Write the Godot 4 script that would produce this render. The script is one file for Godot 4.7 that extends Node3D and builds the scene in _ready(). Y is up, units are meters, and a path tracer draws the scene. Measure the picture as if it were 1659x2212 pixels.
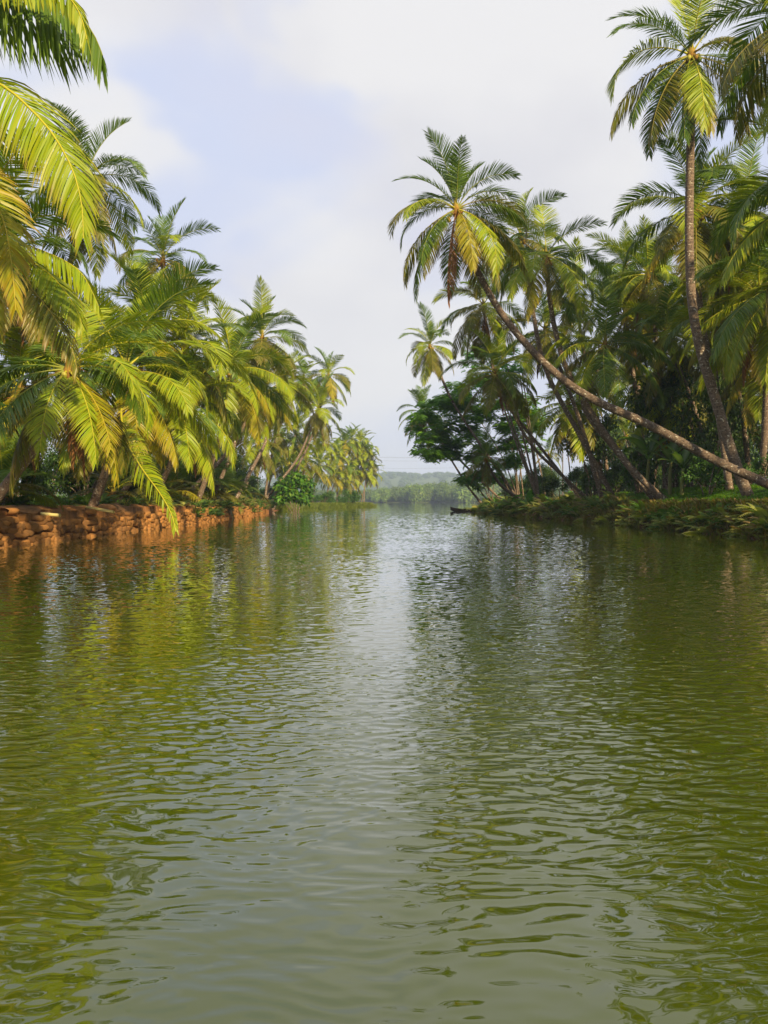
extends Node3D

# ------------------------------------------------------------------ camera numbers
const F := 788.0            # focal length in pixels of a 768 x 1024 picture
const EYE := 1.4            # metres above the water
const PITCH := 0.01396      # camera looks this much down

var rng := RandomNumberGenerator.new()
var taken := {}
var M := {}                 # materials
var lib := {}               # frond meshes by key
var n1 := FastNoiseLite.new()
var n2 := FastNoiseLite.new()
var n3 := FastNoiseLite.new()

# a point of the place, from where it stands in the photograph (1659 pixels wide) and how far off it is
func at(x: float, y: float, d: float) -> Vector3:
	var u := x / 2.1602
	var v := y / 2.1602
	var r := Vector3((u - 384.0) / F, -(v - 512.0) / F, -1.0)
	r = r.rotated(Vector3.RIGHT, -PITCH)
	return Vector3(0, EYE, 0) + r * (d / -r.z)

func numbered(called: String) -> String:
	var k: int = taken.get(called, 0)
	taken[called] = k + 1
	return called if k == 0 else "%s_%03d" % [called, k]

func tag(o: Node, label := "", category := "", group := "", kind := "") -> void:
	if label: o.set_meta("label", label)
	if category: o.set_meta("category", category)
	if group: o.set_meta("group", group)
	if kind: o.set_meta("kind", kind)

func thing(called: String, where: Vector3, label: String, category: String, group := "") -> Node3D:
	var o := Node3D.new()
	o.name = numbered(called)
	add_child(o)
	o.position = where
	tag(o, label, category, group)
	return o

func part(called: String, mesh: Mesh, mat: Material, parent: Node, xf := Transform3D()) -> MeshInstance3D:
	var o := MeshInstance3D.new()
	o.name = called
	o.mesh = mesh
	if mat: o.material_override = mat
	o.transform = xf
	parent.add_child(o, true)
	return o

func whole(called: String, mesh: Mesh, mat: Material, xf := Transform3D()) -> MeshInstance3D:
	var o := MeshInstance3D.new()
	o.name = numbered(called)
	o.mesh = mesh
	if mat: o.material_override = mat
	o.transform = xf
	add_child(o)
	return o

func scatter(called: String, mesh: Mesh, mat: Material, xfs: Array, cols: Array, parent: Node = self) -> MultiMeshInstance3D:
	var mm := MultiMesh.new()
	mm.transform_format = MultiMesh.TRANSFORM_3D
	mm.use_colors = true
	mm.mesh = mesh
	mm.instance_count = xfs.size()
	for i in xfs.size():
		mm.set_instance_transform(i, xfs[i])
		mm.set_instance_color(i, cols[i] if cols.size() else Color.WHITE)
	var o := MultiMeshInstance3D.new()
	o.name = numbered(called) if parent == self else called
	o.multimesh = mm
	o.material_override = mat
	parent.add_child(o, true)
	return o

# ------------------------------------------------------------------ mesh building
class Shape:
	var v := PackedVector3Array()
	var n := PackedVector3Array()
	var c := PackedColorArray()
	var i := PackedInt32Array()
	func put(p: Vector3, nn: Vector3, col: Color) -> int:
		v.append(p); n.append(nn); c.append(col)
		return v.size() - 1
	func tri(a: int, b: int, d: int) -> void:
		i.append(a); i.append(b); i.append(d)
	func quad(a: int, b: int, d: int, e: int) -> void:
		tri(a, b, d); tri(a, d, e)
	func mesh() -> ArrayMesh:
		for q in range(0, i.size(), 3):            # front faces run clockwise round their normals
			var a := i[q]
			var b := i[q + 1]
			var d := i[q + 2]
			if (v[b] - v[a]).cross(v[d] - v[a]).dot(n[a] + n[b] + n[d]) > 0.0:
				i[q + 1] = d
				i[q + 2] = b
		var arr := []
		arr.resize(Mesh.ARRAY_MAX)
		arr[Mesh.ARRAY_VERTEX] = v
		arr[Mesh.ARRAY_NORMAL] = n
		arr[Mesh.ARRAY_COLOR] = c
		arr[Mesh.ARRAY_INDEX] = i
		var m := ArrayMesh.new()
		m.add_surface_from_arrays(Mesh.PRIMITIVE_TRIANGLES, arr)
		return m
	# a round bar along points; radii one per point
	func tube(pts: Array, rad: Array, sides: int, cols: Array) -> void:
		var up := Vector3.UP
		var first := v.size()
		var count := pts.size()
		for k in count:
			var t: Vector3 = (pts[mini(k + 1, count - 1)] - pts[maxi(k - 1, 0)]).normalized()
			if absf(t.dot(up)) > 0.95: up = Vector3.RIGHT
			var a := t.cross(up).normalized()
			up = a.cross(t).normalized()
			for s in sides:
				var w := TAU * s / sides
				var o := a * cos(w) + up * sin(w)
				put(pts[k] + o * rad[k], o, cols[mini(k, cols.size() - 1)])
		for k in count - 1:
			for s in sides:
				var s2 := (s + 1) % sides
				quad(first + k * sides + s, first + (k + 1) * sides + s, first + (k + 1) * sides + s2, first + k * sides + s2)

func smooth_path(pts: Array, steps: int) -> Array:
	var out := []
	var n := pts.size() - 1
	for k in steps + 1:
		var f := float(k) / steps * n
		var j := mini(int(f), n - 1)
		var t := f - j
		var p0: Vector3 = pts[maxi(j - 1, 0)]
		var p1: Vector3 = pts[j]
		var p2: Vector3 = pts[j + 1]
		var p3: Vector3 = pts[mini(j + 2, n)]
		out.append(p1.cubic_interpolate(p2, p0, p3, t))
	return out

# ------------------------------------------------------------------ palm fronds
const LEAF := {
	"green": [Color(0.075, 0.155, 0.018), Color(0.125, 0.20, 0.018), Color(0.26, 0.29, 0.04)],
	"lime": [Color(0.187, 0.292, 0.008), Color(0.308, 0.341, 0.009), Color(0.484, 0.462, 0.033)],
	"yellow": [Color(0.231, 0.259, 0.009), Color(0.341, 0.259, 0.013), Color(0.462, 0.385, 0.033)],
	"olive": [Color(0.094, 0.132, 0.018), Color(0.209, 0.182, 0.022), Color(0.308, 0.264, 0.050)],
	"dead": [Color(0.19, 0.085, 0.035), Color(0.26, 0.13, 0.05), Color(0.22, 0.12, 0.05)],
}

func arc(L: float, e0: float, bend: float, sway: float) -> Array:
	var pts := [Vector3.ZERO]
	var p := Vector3.ZERO
	var steps := 14
	for k in steps:
		var t := (k + 0.5) / steps
		var e := e0 - bend * pow(t, 1.35)
		var yaw := sway * t * t
		p += Vector3(cos(e) * cos(yaw), sin(e), cos(e) * sin(yaw)) * (L / steps)
		pts.append(p)
	return pts

# rachis points; nl leaflets a side; leaf length in metres; vee: how far leaflets rise (+) or hang (-) from the rachis; hang: how they droop
func frond(pts: Array, nl: int, leaf: float, vee: float, hang: float, kind: String, sd: int, segs := 3, ragged := 0.05, dry := 0.3, from := 0.16, wide := 0.05, roll := 0.0, face := 0.0) -> ArrayMesh:
	var r := RandomNumberGenerator.new()
	r.seed = sd
	var s := Shape.new()
	var pal: Array = LEAF[kind]
	var count := pts.size()
	var along := [0.0]
	for k in range(1, count): along.append(along[k - 1] + pts[k].distance_to(pts[k - 1]))
	var L: float = along[count - 1]
	var rad := []
	var rc := []
	for k in count:
		var t: float = along[k] / L
		rad.append(lerpf(0.055, 0.028, smoothstep(0.0, 0.14, t)) * lerpf(1.0, 0.22, t) * L / 4.2)
		rc.append(pal[2])
	s.tube(pts, rad, 5, rc)
	var seg := 0
	var brown := Color(0.20, 0.10, 0.03)
	for i in nl:
		for side: float in [-1.0, 1.0]:
			if r.randf() < ragged: continue
			var t := clampf(from + (0.995 - from) * pow((i + r.randf() * 0.7) / nl, 0.93), 0.0, 0.999)
			var want := t * L
			seg = 0
			while seg < count - 2 and along[seg + 1] < want: seg += 1
			var f: float = (want - along[seg]) / maxf(along[seg + 1] - along[seg], 1e-5)
			var p: Vector3 = pts[seg].lerp(pts[seg + 1], f)
			var ta: Vector3 = (pts[mini(seg + 1, count - 1)] - pts[maxi(seg - 1, 0)]).normalized()
			var tb: Vector3 = (pts[mini(seg + 2, count - 1)] - pts[seg]).normalized()
			var T := ta.lerp(tb, f).normalized()
			var S := Vector3(-T.z, 0, T.x)
			if S.length() < 0.12: S = Vector3(-(pts[count - 1].z - pts[0].z), 0, pts[count - 1].x - pts[0].x)
			S = S.normalized()
			var N := S.cross(T).normalized()
			if N.y < -0.2: N = -N
			if roll != 0.0 or face != 0.0:
				S = S.rotated(T, roll * t + face)
				N = N.rotated(T, roll * t + face)
			var l := leaf * (0.45 + 0.55 * smoothstep(from, from + 0.22, t)) * (1.0 - 0.6 * smoothstep(0.6, 1.0, t)) * r.randf_range(0.88, 1.08)
			var a := lerpf(1.2, 0.42, pow(t, 2.6)) + r.randf_range(-0.06, 0.06)
			var vv := vee + r.randf_range(-0.13, 0.13)
			var d := (T * cos(a) + (S * side * cos(vv) + N * sin(vv)) * sin(a)).normalized()
			var h := hang * r.randf_range(0.75, 1.3)
			var w := wide * r.randf_range(0.85, 1.15) * (0.55 + 0.45 * l / leaf)
			var base: Color = pal[0].lerp(pal[1], r.randf() * 0.8)
			var tipc: Color = pal[1].lerp(brown, dry * r.randf_range(0.2, 1.6)) if r.randf() < dry * 1.6 else base.lerp(pal[1], 0.5)
			var last := []
			var tw := r.randf_range(-0.75, 0.75)
			for k in segs + 1:
				var q := float(k) / segs
				if k > 0: p += d * (l / segs)
				var wk := w * (0.55 if k == 0 else (1.0 - 0.25 * q if k < segs else 0.0)) * 0.5
				var W := (T - d * T.dot(d)).normalized().rotated(d, tw)
				var nn := W.cross(d).normalized()
				if nn.y < 0: nn = -nn
				var col := base.lerp(tipc, smoothstep(0.55, 1.0, q))
				if k < segs:
					var a0 := s.put(p - W * wk, nn, col)
					var a1 := s.put(p + W * wk, nn, col)
					if k > 0: s.quad(last[0], last[1], a1, a0)
					last = [a0, a1]
				else:
					s.tri(last[0], last[1], s.put(p, nn, col))
				d = (d + Vector3.DOWN * h * (0.35 + q)).normalized()
	return s.mesh()

const ELEV := [82.0, 62.0, 42.0, 22.0, 2.0, -20.0, -42.0, -64.0]
const BEND := [40.0, 74.0, 98.0, 104.0, 88.0, 64.0, 44.0, 26.0]

func frond_lib(e: int, kind: String, variant: int, far: bool) -> ArrayMesh:
	var key := "%d%s%d%s" % [e, kind, variant, far]
	if not lib.has(key):
		var sd := hash(key) & 0xffff
		var r := RandomNumberGenerator.new()
		r.seed = sd
		var pts := arc(4.2, deg_to_rad(ELEV[e]), deg_to_rad(BEND[e] * r.randf_range(0.8, 1.2)), r.randf_range(-0.35, 0.35))
		var vee: float = [0.4, 0.28, 0.15, 0.0, -0.1, -0.2, -0.3, -0.4][e]
		var hang: float = [0.06, 0.11, 0.16, 0.22, 0.27, 0.3, 0.3, 0.3][e]
		var leaf := 1.02
		var ragged := 0.04
		var dry: float = [0.05, 0.1, 0.2, 0.3, 0.4, 0.5, 0.6, 0.7][e]
		if kind == "dead":
			vee = -1.1; hang = 0.75; leaf = 0.75; ragged = 0.3
		if far: lib[key] = frond(pts, 44, leaf, vee, hang, kind, sd, 2, ragged, dry, 0.13, 0.1)
		else: lib[key] = frond(pts, 116, leaf * r.randf_range(0.9, 1.1), vee + r.randf_range(-0.15, 0.15), hang * r.randf_range(0.7, 1.5), kind, sd, 3, ragged * r.randf_range(0.5, 4.0), dry, 0.13, 0.043, r.randf_range(-0.5, 0.5))
	return lib[key]

func put_frond(root: Node3D, where: Vector3, az: float, e: float, L: float, kind: String, r: RandomNumberGenerator, far: bool) -> void:
	var best := 0
	for k in ELEV.size():
		if absf(ELEV[k] - e) < absf(ELEV[best] - e): best = k
	var m := frond_lib(best, kind, r.randi() % (4 if not far else 2), far)
	var b := Basis(Vector3.UP, deg_to_rad(az)) * Basis(Vector3.BACK, deg_to_rad((e - ELEV[best]) * 0.8))
	part("frond", m, M.leaf, root, Transform3D(b * Basis.from_scale(Vector3(1.0, r.randf_range(0.85, 1.12), r.randf_range(0.85, 1.12)) * (L / 4.2)), where))

func coconut_mesh(c: Color) -> ArrayMesh:
	var s := Shape.new()
	for a in 7:
		var ph := PI * a / 6.0
		for b in 9:
			var th := TAU * b / 8.0
			var n := Vector3(sin(ph) * cos(th), cos(ph), sin(ph) * sin(th))
			var bulge := 1.0 + 0.05 * cos(3.0 * th) * sin(ph)
			s.put(Vector3(n.x * 0.105 * bulge, n.y * 0.14, n.z * 0.105 * bulge), n, c.darkened(0.35) if a == 0 else c)
	for a in 6:
		for b in 8:
			s.quad(a * 9 + b, a * 9 + b + 1, (a + 1) * 9 + b + 1, (a + 1) * 9 + b)
	return s.mesh()

func trunk_mesh(path: Array, r0: float, r1: float, sd: int, far: bool, tone := 1.0) -> ArrayMesh:
	var s := Shape.new()
	var length := 0.0
	for k in path.size() - 1: length += path[k].distance_to(path[k + 1])
	var rings := 26 if far else clampi(int(length / 0.085), 60, 260)
	var pts := smooth_path(path, rings)
	var rad := []
	var cols := []
	var r := RandomNumberGenerator.new()
	r.seed = sd
	for k in pts.size():
		var t := float(k) / rings
		var flare := 0.75 * exp(-t * length / 0.35)
		var rr := lerpf(r0, r1, pow(t, 0.8)) * (1.0 + flare)
		if not far: rr *= 1.0 + (0.035 if k % 2 == 0 else -0.03) + r.randf_range(-0.02, 0.02)
		rad.append(rr)
		var g := r.randf_range(0.8, 1.12) * tone
		cols.append(Color(g, g, g))
	s.tube(pts, rad, 7 if far else 11, cols)
	return s.mesh()

# path: trunk points from the ground to the crown, in the world
func palm(label: String, path: Array, o := {}) -> Node3D:
	var far: bool = o.get("far", false)
	var sd: int = o.get("seed", taken.get("coconut_palm", 0) * 17 + 3)
	var r := RandomNumberGenerator.new()
	r.seed = sd
	var base: Vector3 = path[0]
	var root := thing(o.get("called", "coconut_palm"), base, label, "palm tree", o.get("group", "coconut palms on the banks"))
	var loc := []
	for p in path: loc.append(p - base)
	var r0: float = o.get("r0", 0.19)
	var r1: float = o.get("r1", 0.12)
	var ext := loc.duplicate()
	ext[0] = ext[0] + (ext[0] - ext[1]).normalized() * 0.8
	part("trunk", trunk_mesh(ext, r0, r1, sd, far, o.get("tone", 1.5)), M.bark, root)
	var top: Vector3 = loc[loc.size() - 1]
	var dir: Vector3 = (top - loc[loc.size() - 2]).normalized()
	# sheath of fibre and leaf bases at the heart of the crown
	var hs := Shape.new()
	var L: float = o.get("L", 4.0)
	var k0 := L / 4.2
	hs.tube([top - dir * 0.35 * k0, top, top + dir * 0.3 * k0, top + dir.lerp(Vector3.UP, 0.5) * 0.8 * k0], [r1 * 0.95, r1 * 1.6, r1 * 1.2, 0.03], 8, [Color(0.13, 0.065, 0.025), Color(0.20, 0.10, 0.025), Color(0.26, 0.17, 0.035), Color(0.24, 0.24, 0.05)])
	if not far:
		for k in 16:                                     # ragged fibre and old flower stalks
			var az := r.randf() * TAU
			var dr := Vector3(cos(az), r.randf_range(-0.5, 0.6), sin(az)).normalized()
			var p := top + dir * r.randf_range(-0.3, 0.25) * k0
			var q := p + dr * r.randf_range(0.3, 0.75) * k0
			hs.tube([p, (p + q) * 0.5 + Vector3.UP * 0.04, q + Vector3.DOWN * 0.12], [0.02, 0.014, 0.005], 4, [Color(0.26, 0.13, 0.035)])
	part("crown_heart", hs.mesh(), M.bark_plain, root)
	var where := top + dir * 0.12
	if o.has("fronds"):
		for q in o.fronds:
			put_frond(root, where + Vector3(0, 0.1 * k0, 0), q[0] + r.randf_range(-4, 4), q[1], L * q[2], q[3], r, far)
	else:
		var n: int = o.get("n", 22) + 4
		var tint: float = o.get("lime", 0.3)
		var low: float = o.get("low", -62.0)
		for k in n:
			var f := float(k) / (n - 1)
			var e := lerpf(86.0, low, pow(f, 0.9)) + r.randf_range(-7, 7)
			var az := k * 137.508 + sd * 41.0 + r.randf_range(-12, 12)
			var kind := "green"
			if f < 0.3: kind = "lime" if r.randf() < tint * 0.9 else "green"
			elif f < 0.65: kind = "lime" if r.randf() < tint else ("green" if r.randf() < 0.75 else "olive")
			else: kind = "yellow" if r.randf() < tint * 0.35 else ("lime" if r.randf() < tint else "olive")
			var l := L * r.randf_range(0.88, 1.1) * (0.72 if k == 0 else 1.0)
			put_frond(root, where + Vector3(0, lerpf(0.3, -0.1, f) * k0, 0), az, e, l, kind, r, far)
		for k in o.get("dead", 1):
			put_frond(root, where + Vector3(0, -0.15, 0), r.randf() * 360.0, -68.0, L * r.randf_range(0.7, 0.9), "dead", r, far)
	var nuts: int = o.get("nuts", 7 if not far else 0)
	for k in nuts:
		var az := r.randf() * TAU
		var dr := Vector3(cos(az), 0, sin(az))
		var p := where + dr * r.randf_range(0.22, 0.42) * k0 + Vector3(0, r.randf_range(-0.45, 0.02) * k0, 0)
		part("coconut", M.nuts[r.randi() % M.nuts.size()], M.nut, root, Transform3D(Basis.from_euler(Vector3(r.randf_range(-0.5, 0.5), r.randf() * 6.0, r.randf_range(-0.5, 0.5))).scaled(Vector3.ONE * (k0 * 0.95)), p))
	return root

# ------------------------------------------------------------------ broad-leaved plants
# clumps: [centre, Vector3 radii]; leaf-sized faces spread in each, denser towards the skin
func foliage(clumps: Array, per_m3: float, size: float, cols: Array, sd: int, droop := 0.3) -> ArrayMesh:
	var r := RandomNumberGenerator.new()
	r.seed = sd
	var s := Shape.new()
	for cl in clumps:
		var c: Vector3 = cl[0]
		var q: Vector3 = cl[1]
		var count := int(per_m3 * pow(q.x * q.y * q.z, 0.8))
		for k in count:
			var d := Vector3(r.randfn(), r.randfn(), r.randfn()).normalized()
			var rr := pow(r.randf(), 0.42) * (0.85 + 0.35 * n2.get_noise_3d(d.x * 60 + c.x * 20, d.y * 60 + c.y * 20, d.z * 60))
			var p := c + d * q * rr
			var nn := (d * 0.8 + Vector3.UP * 0.5 + Vector3(r.randfn(), r.randfn(), r.randfn()) * 0.45).normalized()
			var out := Vector3(r.randfn(), r.randfn() - droop * 2.0, r.randfn())
			out = (out - nn * out.dot(nn)).normalized()
			var side := nn.cross(out).normalized()
			var l := size * r.randf_range(0.6, 1.25)
			var w := l * 0.26
			var col: Color = cols[r.randi() % cols.size()] * r.randf_range(0.75, 1.25)
			var fold := nn * w * -0.25
			var a := s.put(p, nn, col)
			var b := s.put(p + out * l * 0.45 + side * w + fold, (nn + side * 0.3).normalized(), col)
			var e := s.put(p + out * l + Vector3.DOWN * l * 0.12, nn, col)
			var g := s.put(p + out * l * 0.45 - side * w + fold, (nn - side * 0.3).normalized(), col)
			s.quad(a, b, e, g)
	return s.mesh()

# sprays of fine feathery leaves, as on a rain tree
func feather(clumps: Array, per_m3: float, size: float, cols: Array, sd: int) -> ArrayMesh:
	var r := RandomNumberGenerator.new()
	r.seed = sd
	var s := Shape.new()
	for cl in clumps:
		var c: Vector3 = cl[0]
		var q: Vector3 = cl[1]
		var count := int(per_m3 * pow(q.x * q.y * q.z, 0.8))
		for k in count:
			var d := Vector3(r.randfn(), r.randfn(), r.randfn()).normalized()
			var p := c + d * q * pow(r.randf(), 0.5) * (0.9 + 0.4 * n2.get_noise_3d(d.x * 60 + c.x * 20, d.y * 60 + c.y * 20, d.z * 60))
			var out := (Vector3(d.x, 0, d.z) + Vector3(r.randfn(), r.randfn() * 0.25, r.randfn()) * 0.6).normalized()
			var side := out.cross(Vector3.UP).normalized().rotated(out, r.randf_range(-0.8, 0.8))
			var tilt := r.randf_range(0.2, 1.4)
			var l := size * r.randf_range(0.7, 1.3)
			var col: Color = cols[r.randi() % cols.size()] * r.randf_range(0.75, 1.25)
			for j in 5:
				for sg: float in [-1.0, 1.0]:
					var b := p + out * l * (0.15 + 0.17 * j) + Vector3.DOWN * l * 0.05 * j * j * 0.35
					var o2 := (side * sg + out * 0.45 + Vector3.DOWN * 0.7 * tilt).normalized()
					var w := l * 0.10
					var lng := l * (0.46 - 0.05 * j)
					var nn := (o2.cross(out) * sg).normalized()
					if nn.y < 0: nn = -nn
					var a0 := s.put(b, nn, col)
					var a1 := s.put(b + o2 * lng * 0.5 + out * w, nn, col)
					var a2 := s.put(b + o2 * lng, nn, col)
					var a3 := s.put(b + o2 * lng * 0.5 - out * w, nn, col)
					s.quad(a0, a1, a2, a3)
	return s.mesh()

func limbs(list: Array, r0: float) -> ArrayMesh:
	var s := Shape.new()
	for l in list:
		var pts := smooth_path(l[0], 14)
		var rad := []
		for k in pts.size(): rad.append(lerpf(l[1] * r0, l[2] * r0, k / 14.0))
		s.tube(pts, rad, 7, [Color(1, 1, 1)])
	return s.mesh()

func shrub(called: String, where: Vector3, v: int, sc: Vector3, label: String, group: String, turn: float, category := "shrub") -> Node3D:
	var o := thing(called, where, label, category, group)
	o.rotation.y = turn
	o.scale = sc
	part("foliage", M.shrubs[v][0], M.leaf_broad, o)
	part("stem", M.shrubs[v][1], M.bark_stem, o)
	return o

# ------------------------------------------------------------------ the lie of the land
const LEFT := [[-80, -12.5], [10, -11.8], [24, -11.6], [45, -11.7], [75, -12.8], [108, -14.7], [145, -16.6], [165, -12.0], [185, -5.2], [197, -3.1], [206, -3.3], [222, -9.0], [300, -45.0], [420, -160.0]]
const RIGHT := [[-80, 14.5], [10, 14.2], [29, 14.0], [55, 13.6], [80, 12.2], [97, 11.4], [100, 11.7], [104, 15.6], [112, 20.0], [130, 32.0], [200, 75.0], [300, 150.0]]

func along_bank(t: Array, d: float) -> float:
	for k in t.size() - 1:
		if d <= t[k + 1][0]:
			var f := clampf((d - t[k][0]) / float(t[k + 1][0] - t[k][0]), 0, 1)
			return lerpf(t[k][1], t[k + 1][1], f)
	return t[t.size() - 1][1]

func bank_x(left: bool, d: float) -> float:
	var w := n1.get_noise_2d(d * 9.0, 70.0 if left else 400.0) * 0.5
	return along_bank(LEFT, d) - w * 0.4 if left else along_bank(RIGHT, d) + w

# height of the land s metres in from the water's edge
func land(left: bool, d: float, s: float) -> float:
	var b := n1.get_noise_2d(d * 14.0, s * 14.0 + (0.0 if left else 300.0))
	if left:
		if d < 104.0:
			var y := -0.6 + 1.66 * smoothstep(0.22, 0.3, s) if s < 0.4 else 1.06 + 0.12 * smoothstep(0.4, 1.4, s) + 0.32 * smoothstep(2.0, 6.0, s)
			return y + b * (0.06 if s < 0.3 else 0.2)
		return minf(-0.3 + 0.45 * smoothstep(-0.5, 0.8, s) + 0.9 * smoothstep(1.0, 12.0, s), 1.2) + b * 0.12
	var crest := lerpf(1.36, 1.15, smoothstep(30.0, 100.0, d))
	var rise := smoothstep(-0.7, 2.0 + b * 0.6, s)
	return -0.45 + (crest + 0.45) * pow(rise, 0.75) + 0.85 * smoothstep(1.3, 5.5, s) * lerpf(1.0, 0.5, smoothstep(45.0, 80.0, d)) + 0.3 * smoothstep(8.0, 30.0, s) + b * 0.16 * smoothstep(-0.2, 0.4, s)

func bank_point(left: bool, d: float, s: float) -> Vector3:
	return Vector3(bank_x(left, d) + (-s if left else s), land(left, d, s), -d)

func ground_at(x: float, d: float) -> float:
	var left := x < 0
	return land(left, d, (bank_x(left, d) - x) if left else (x - bank_x(left, d)))

func bank_mesh(left: bool, d0: float, d1: float) -> ArrayMesh:
	var s := Shape.new()
	var ss := [-1.2, -0.6, -0.25, 0.0, 0.12, 0.2, 0.26, 0.32, 0.42, 0.55, 0.7, 0.85, 1.0, 1.2, 1.5, 2.0, 2.6, 3.3, 4.2, 5.5, 7.5, 10.0, 15.0, 25.0, 50.0, 110.0]
	var ds := []
	var d := d0
	while d < d1:
		ds.append(d)
		d += 0.3 if d > 20 and d < 50 else (0.6 if d > 10 and d < 110 else 2.0)
	ds.append(d1)
	var nc := ss.size()
	for dd: float in ds:
		for q in ss:
			var p := bank_point(left, dd, q)
			var e := 0.08
			var sg := -1.0 if left else 1.0
			var tx := Vector3(sg * e, land(left, dd, q + e) - p.y, 0)
			var tz := Vector3(bank_x(left, dd + e) - bank_x(left, dd), land(left, dd + e, q) - p.y, -e)
			var nn := tx.cross(tz).normalized()
			if nn.y < 0: nn = -nn
			var g := n2.get_noise_2d(p.x * 6.0, p.z * 6.0)
			var col: Color
			if left:
				col = Color(0.33, 0.155, 0.055).lerp(Color(0.15, 0.09, 0.045), clampf(g * 1.4 + 0.35, 0, 1))
				if q > 1.2: col = col.lerp(Color(0.05, 0.075, 0.02), smoothstep(1.0, 3.0, q + g * 2.0))
				if dd > 118.0: col = Color(0.16, 0.19, 0.04)
			else:
				col = Color(0.10, 0.062, 0.035).lerp(Color(0.16, 0.085, 0.045), clampf(g * 1.6 + 0.4, 0, 1))
				if q > 1.2: col = col.lerp(Color(0.09, 0.18, 0.025), smoothstep(1.2, 2.2, q + g * 1.2))
				if q > 8.0: col = Color(0.09, 0.065, 0.035).lerp(Color(0.07, 0.11, 0.025), clampf(g + 0.5, 0, 1))
			s.put(p, nn, col)
	for i in ds.size() - 1:
		for k in nc - 1:
			s.quad(i * nc + k, (i + 1) * nc + k, (i + 1) * nc + k + 1, i * nc + k + 1)
	return s.mesh()

# ------------------------------------------------------------------ textures
func grain(sd: int, freq: float, size: int, octaves := 4) -> Image:
	var n := FastNoiseLite.new()
	n.seed = sd
	n.noise_type = FastNoiseLite.TYPE_SIMPLEX_SMOOTH
	n.frequency = freq
	n.fractal_octaves = octaves
	var im := n.get_seamless_image(size, size)
	im.convert(Image.FORMAT_RGB8)
	return im

func bark_texture() -> ImageTexture:
	var size := 512
	var a := grain(11, 0.02, size)
	var b := grain(12, 0.012, size, 3)
	var c := grain(13, 0.06, size, 2)
	var im := Image.create_empty(size, size, false, Image.FORMAT_RGB8)
	for y in size:
		for x in size:
			var g := a.get_pixel(x, y).r
			var l := b.get_pixel(x, y).r
			var f := c.get_pixel(x, y).r
			var col := Color(0.045, 0.033, 0.025).lerp(Color(0.20, 0.15, 0.108), clampf(g * 1.3 - 0.1 + (f - 0.5) * 0.5, 0, 1))
			if l + (f - 0.5) * 0.12 > 0.78: col = col.lerp(Color(0.62, 0.6, 0.5), 0.85)   # pale lichen
			im.set_pixel(x, y, col.linear_to_srgb())
	return ImageTexture.create_from_image(im)

func mottle(sd: int, freq: float, lo: float, hi: float) -> ImageTexture:
	var im := grain(sd, freq, 256)
	for y in 256:
		for x in 256:
			var g := lerpf(lo, hi, im.get_pixel(x, y).r)
			im.set_pixel(x, y, Color(g, g, g).linear_to_srgb())
	return ImageTexture.create_from_image(im)

func mat(rough: float, spec := 0.35, tex: Texture2D = null, scale := 0.5) -> StandardMaterial3D:
	var m := StandardMaterial3D.new()
	m.vertex_color_use_as_albedo = true
	m.roughness = rough
	m.metallic_specular = spec
	if tex:
		m.albedo_texture = tex
		m.uv1_triplanar = true
		m.uv1_scale = Vector3.ONE * scale
	return m

func make_materials() -> void:
	M.leaf = mat(0.42, 0.4)
	M.leaf.backlight_enabled = true
	M.leaf.backlight = Color(0.85, 0.85, 0.4)
	M.leaf.cull_mode = BaseMaterial3D.CULL_DISABLED
	M.leaf_broad = mat(0.5, 0.4)
	M.leaf_broad.backlight_enabled = true
	M.leaf_broad.backlight = Color(0.88, 0.93, 0.42)
	M.leaf_broad.cull_mode = BaseMaterial3D.CULL_DISABLED
	M.feather = M.leaf_broad.duplicate()
	M.feather.backlight = Color(1.0, 1.0, 0.5)
	var bt := bark_texture()
	M.bark = mat(0.85, 0.3, bt, 0.8)
	M.bark.heightmap_enabled = true
	M.bark.heightmap_texture = bt
	M.bark.heightmap_scale = 3.0
	M.bark_plain = mat(0.85, 0.3, mottle(5, 0.03, 0.5, 1.3), 0.7)
	M.bark_stem = mat(0.85, 0.3, bt, 1.4)
	var soil := mottle(6, 0.03, 0.45, 1.35)
	M.earth = mat(0.95, 0.2, soil, 0.6)
	M.earth.heightmap_enabled = true
	M.earth.heightmap_texture = soil
	M.earth.heightmap_scale = 6.0
	M.stone = mat(0.92, 0.25, mottle(7, 0.05, 0.45, 1.35), 1.7)
	M.stone.heightmap_enabled = true
	M.stone.heightmap_texture = M.stone.albedo_texture
	M.stone.heightmap_scale = 3.0
	M.plain = mat(0.7, 0.35)
	M.tar = mat(0.95, 0.12)
	M.nut = mat(0.45, 0.4)
	M.nuts = [coconut_mesh(Color(0.16, 0.22, 0.03)), coconut_mesh(Color(0.38, 0.22, 0.03)), coconut_mesh(Color(0.30, 0.28, 0.04))]
	var w := StandardMaterial3D.new()
	w.albedo_color = Color(0.041, 0.058, 0.0012).linear_to_srgb()
	w.roughness = 0.035
	w.metallic_specular = 0.5
	w.clearcoat_enabled = true
	w.clearcoat = 0.75
	w.clearcoat_roughness = 0.035
	M.water = w

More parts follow.
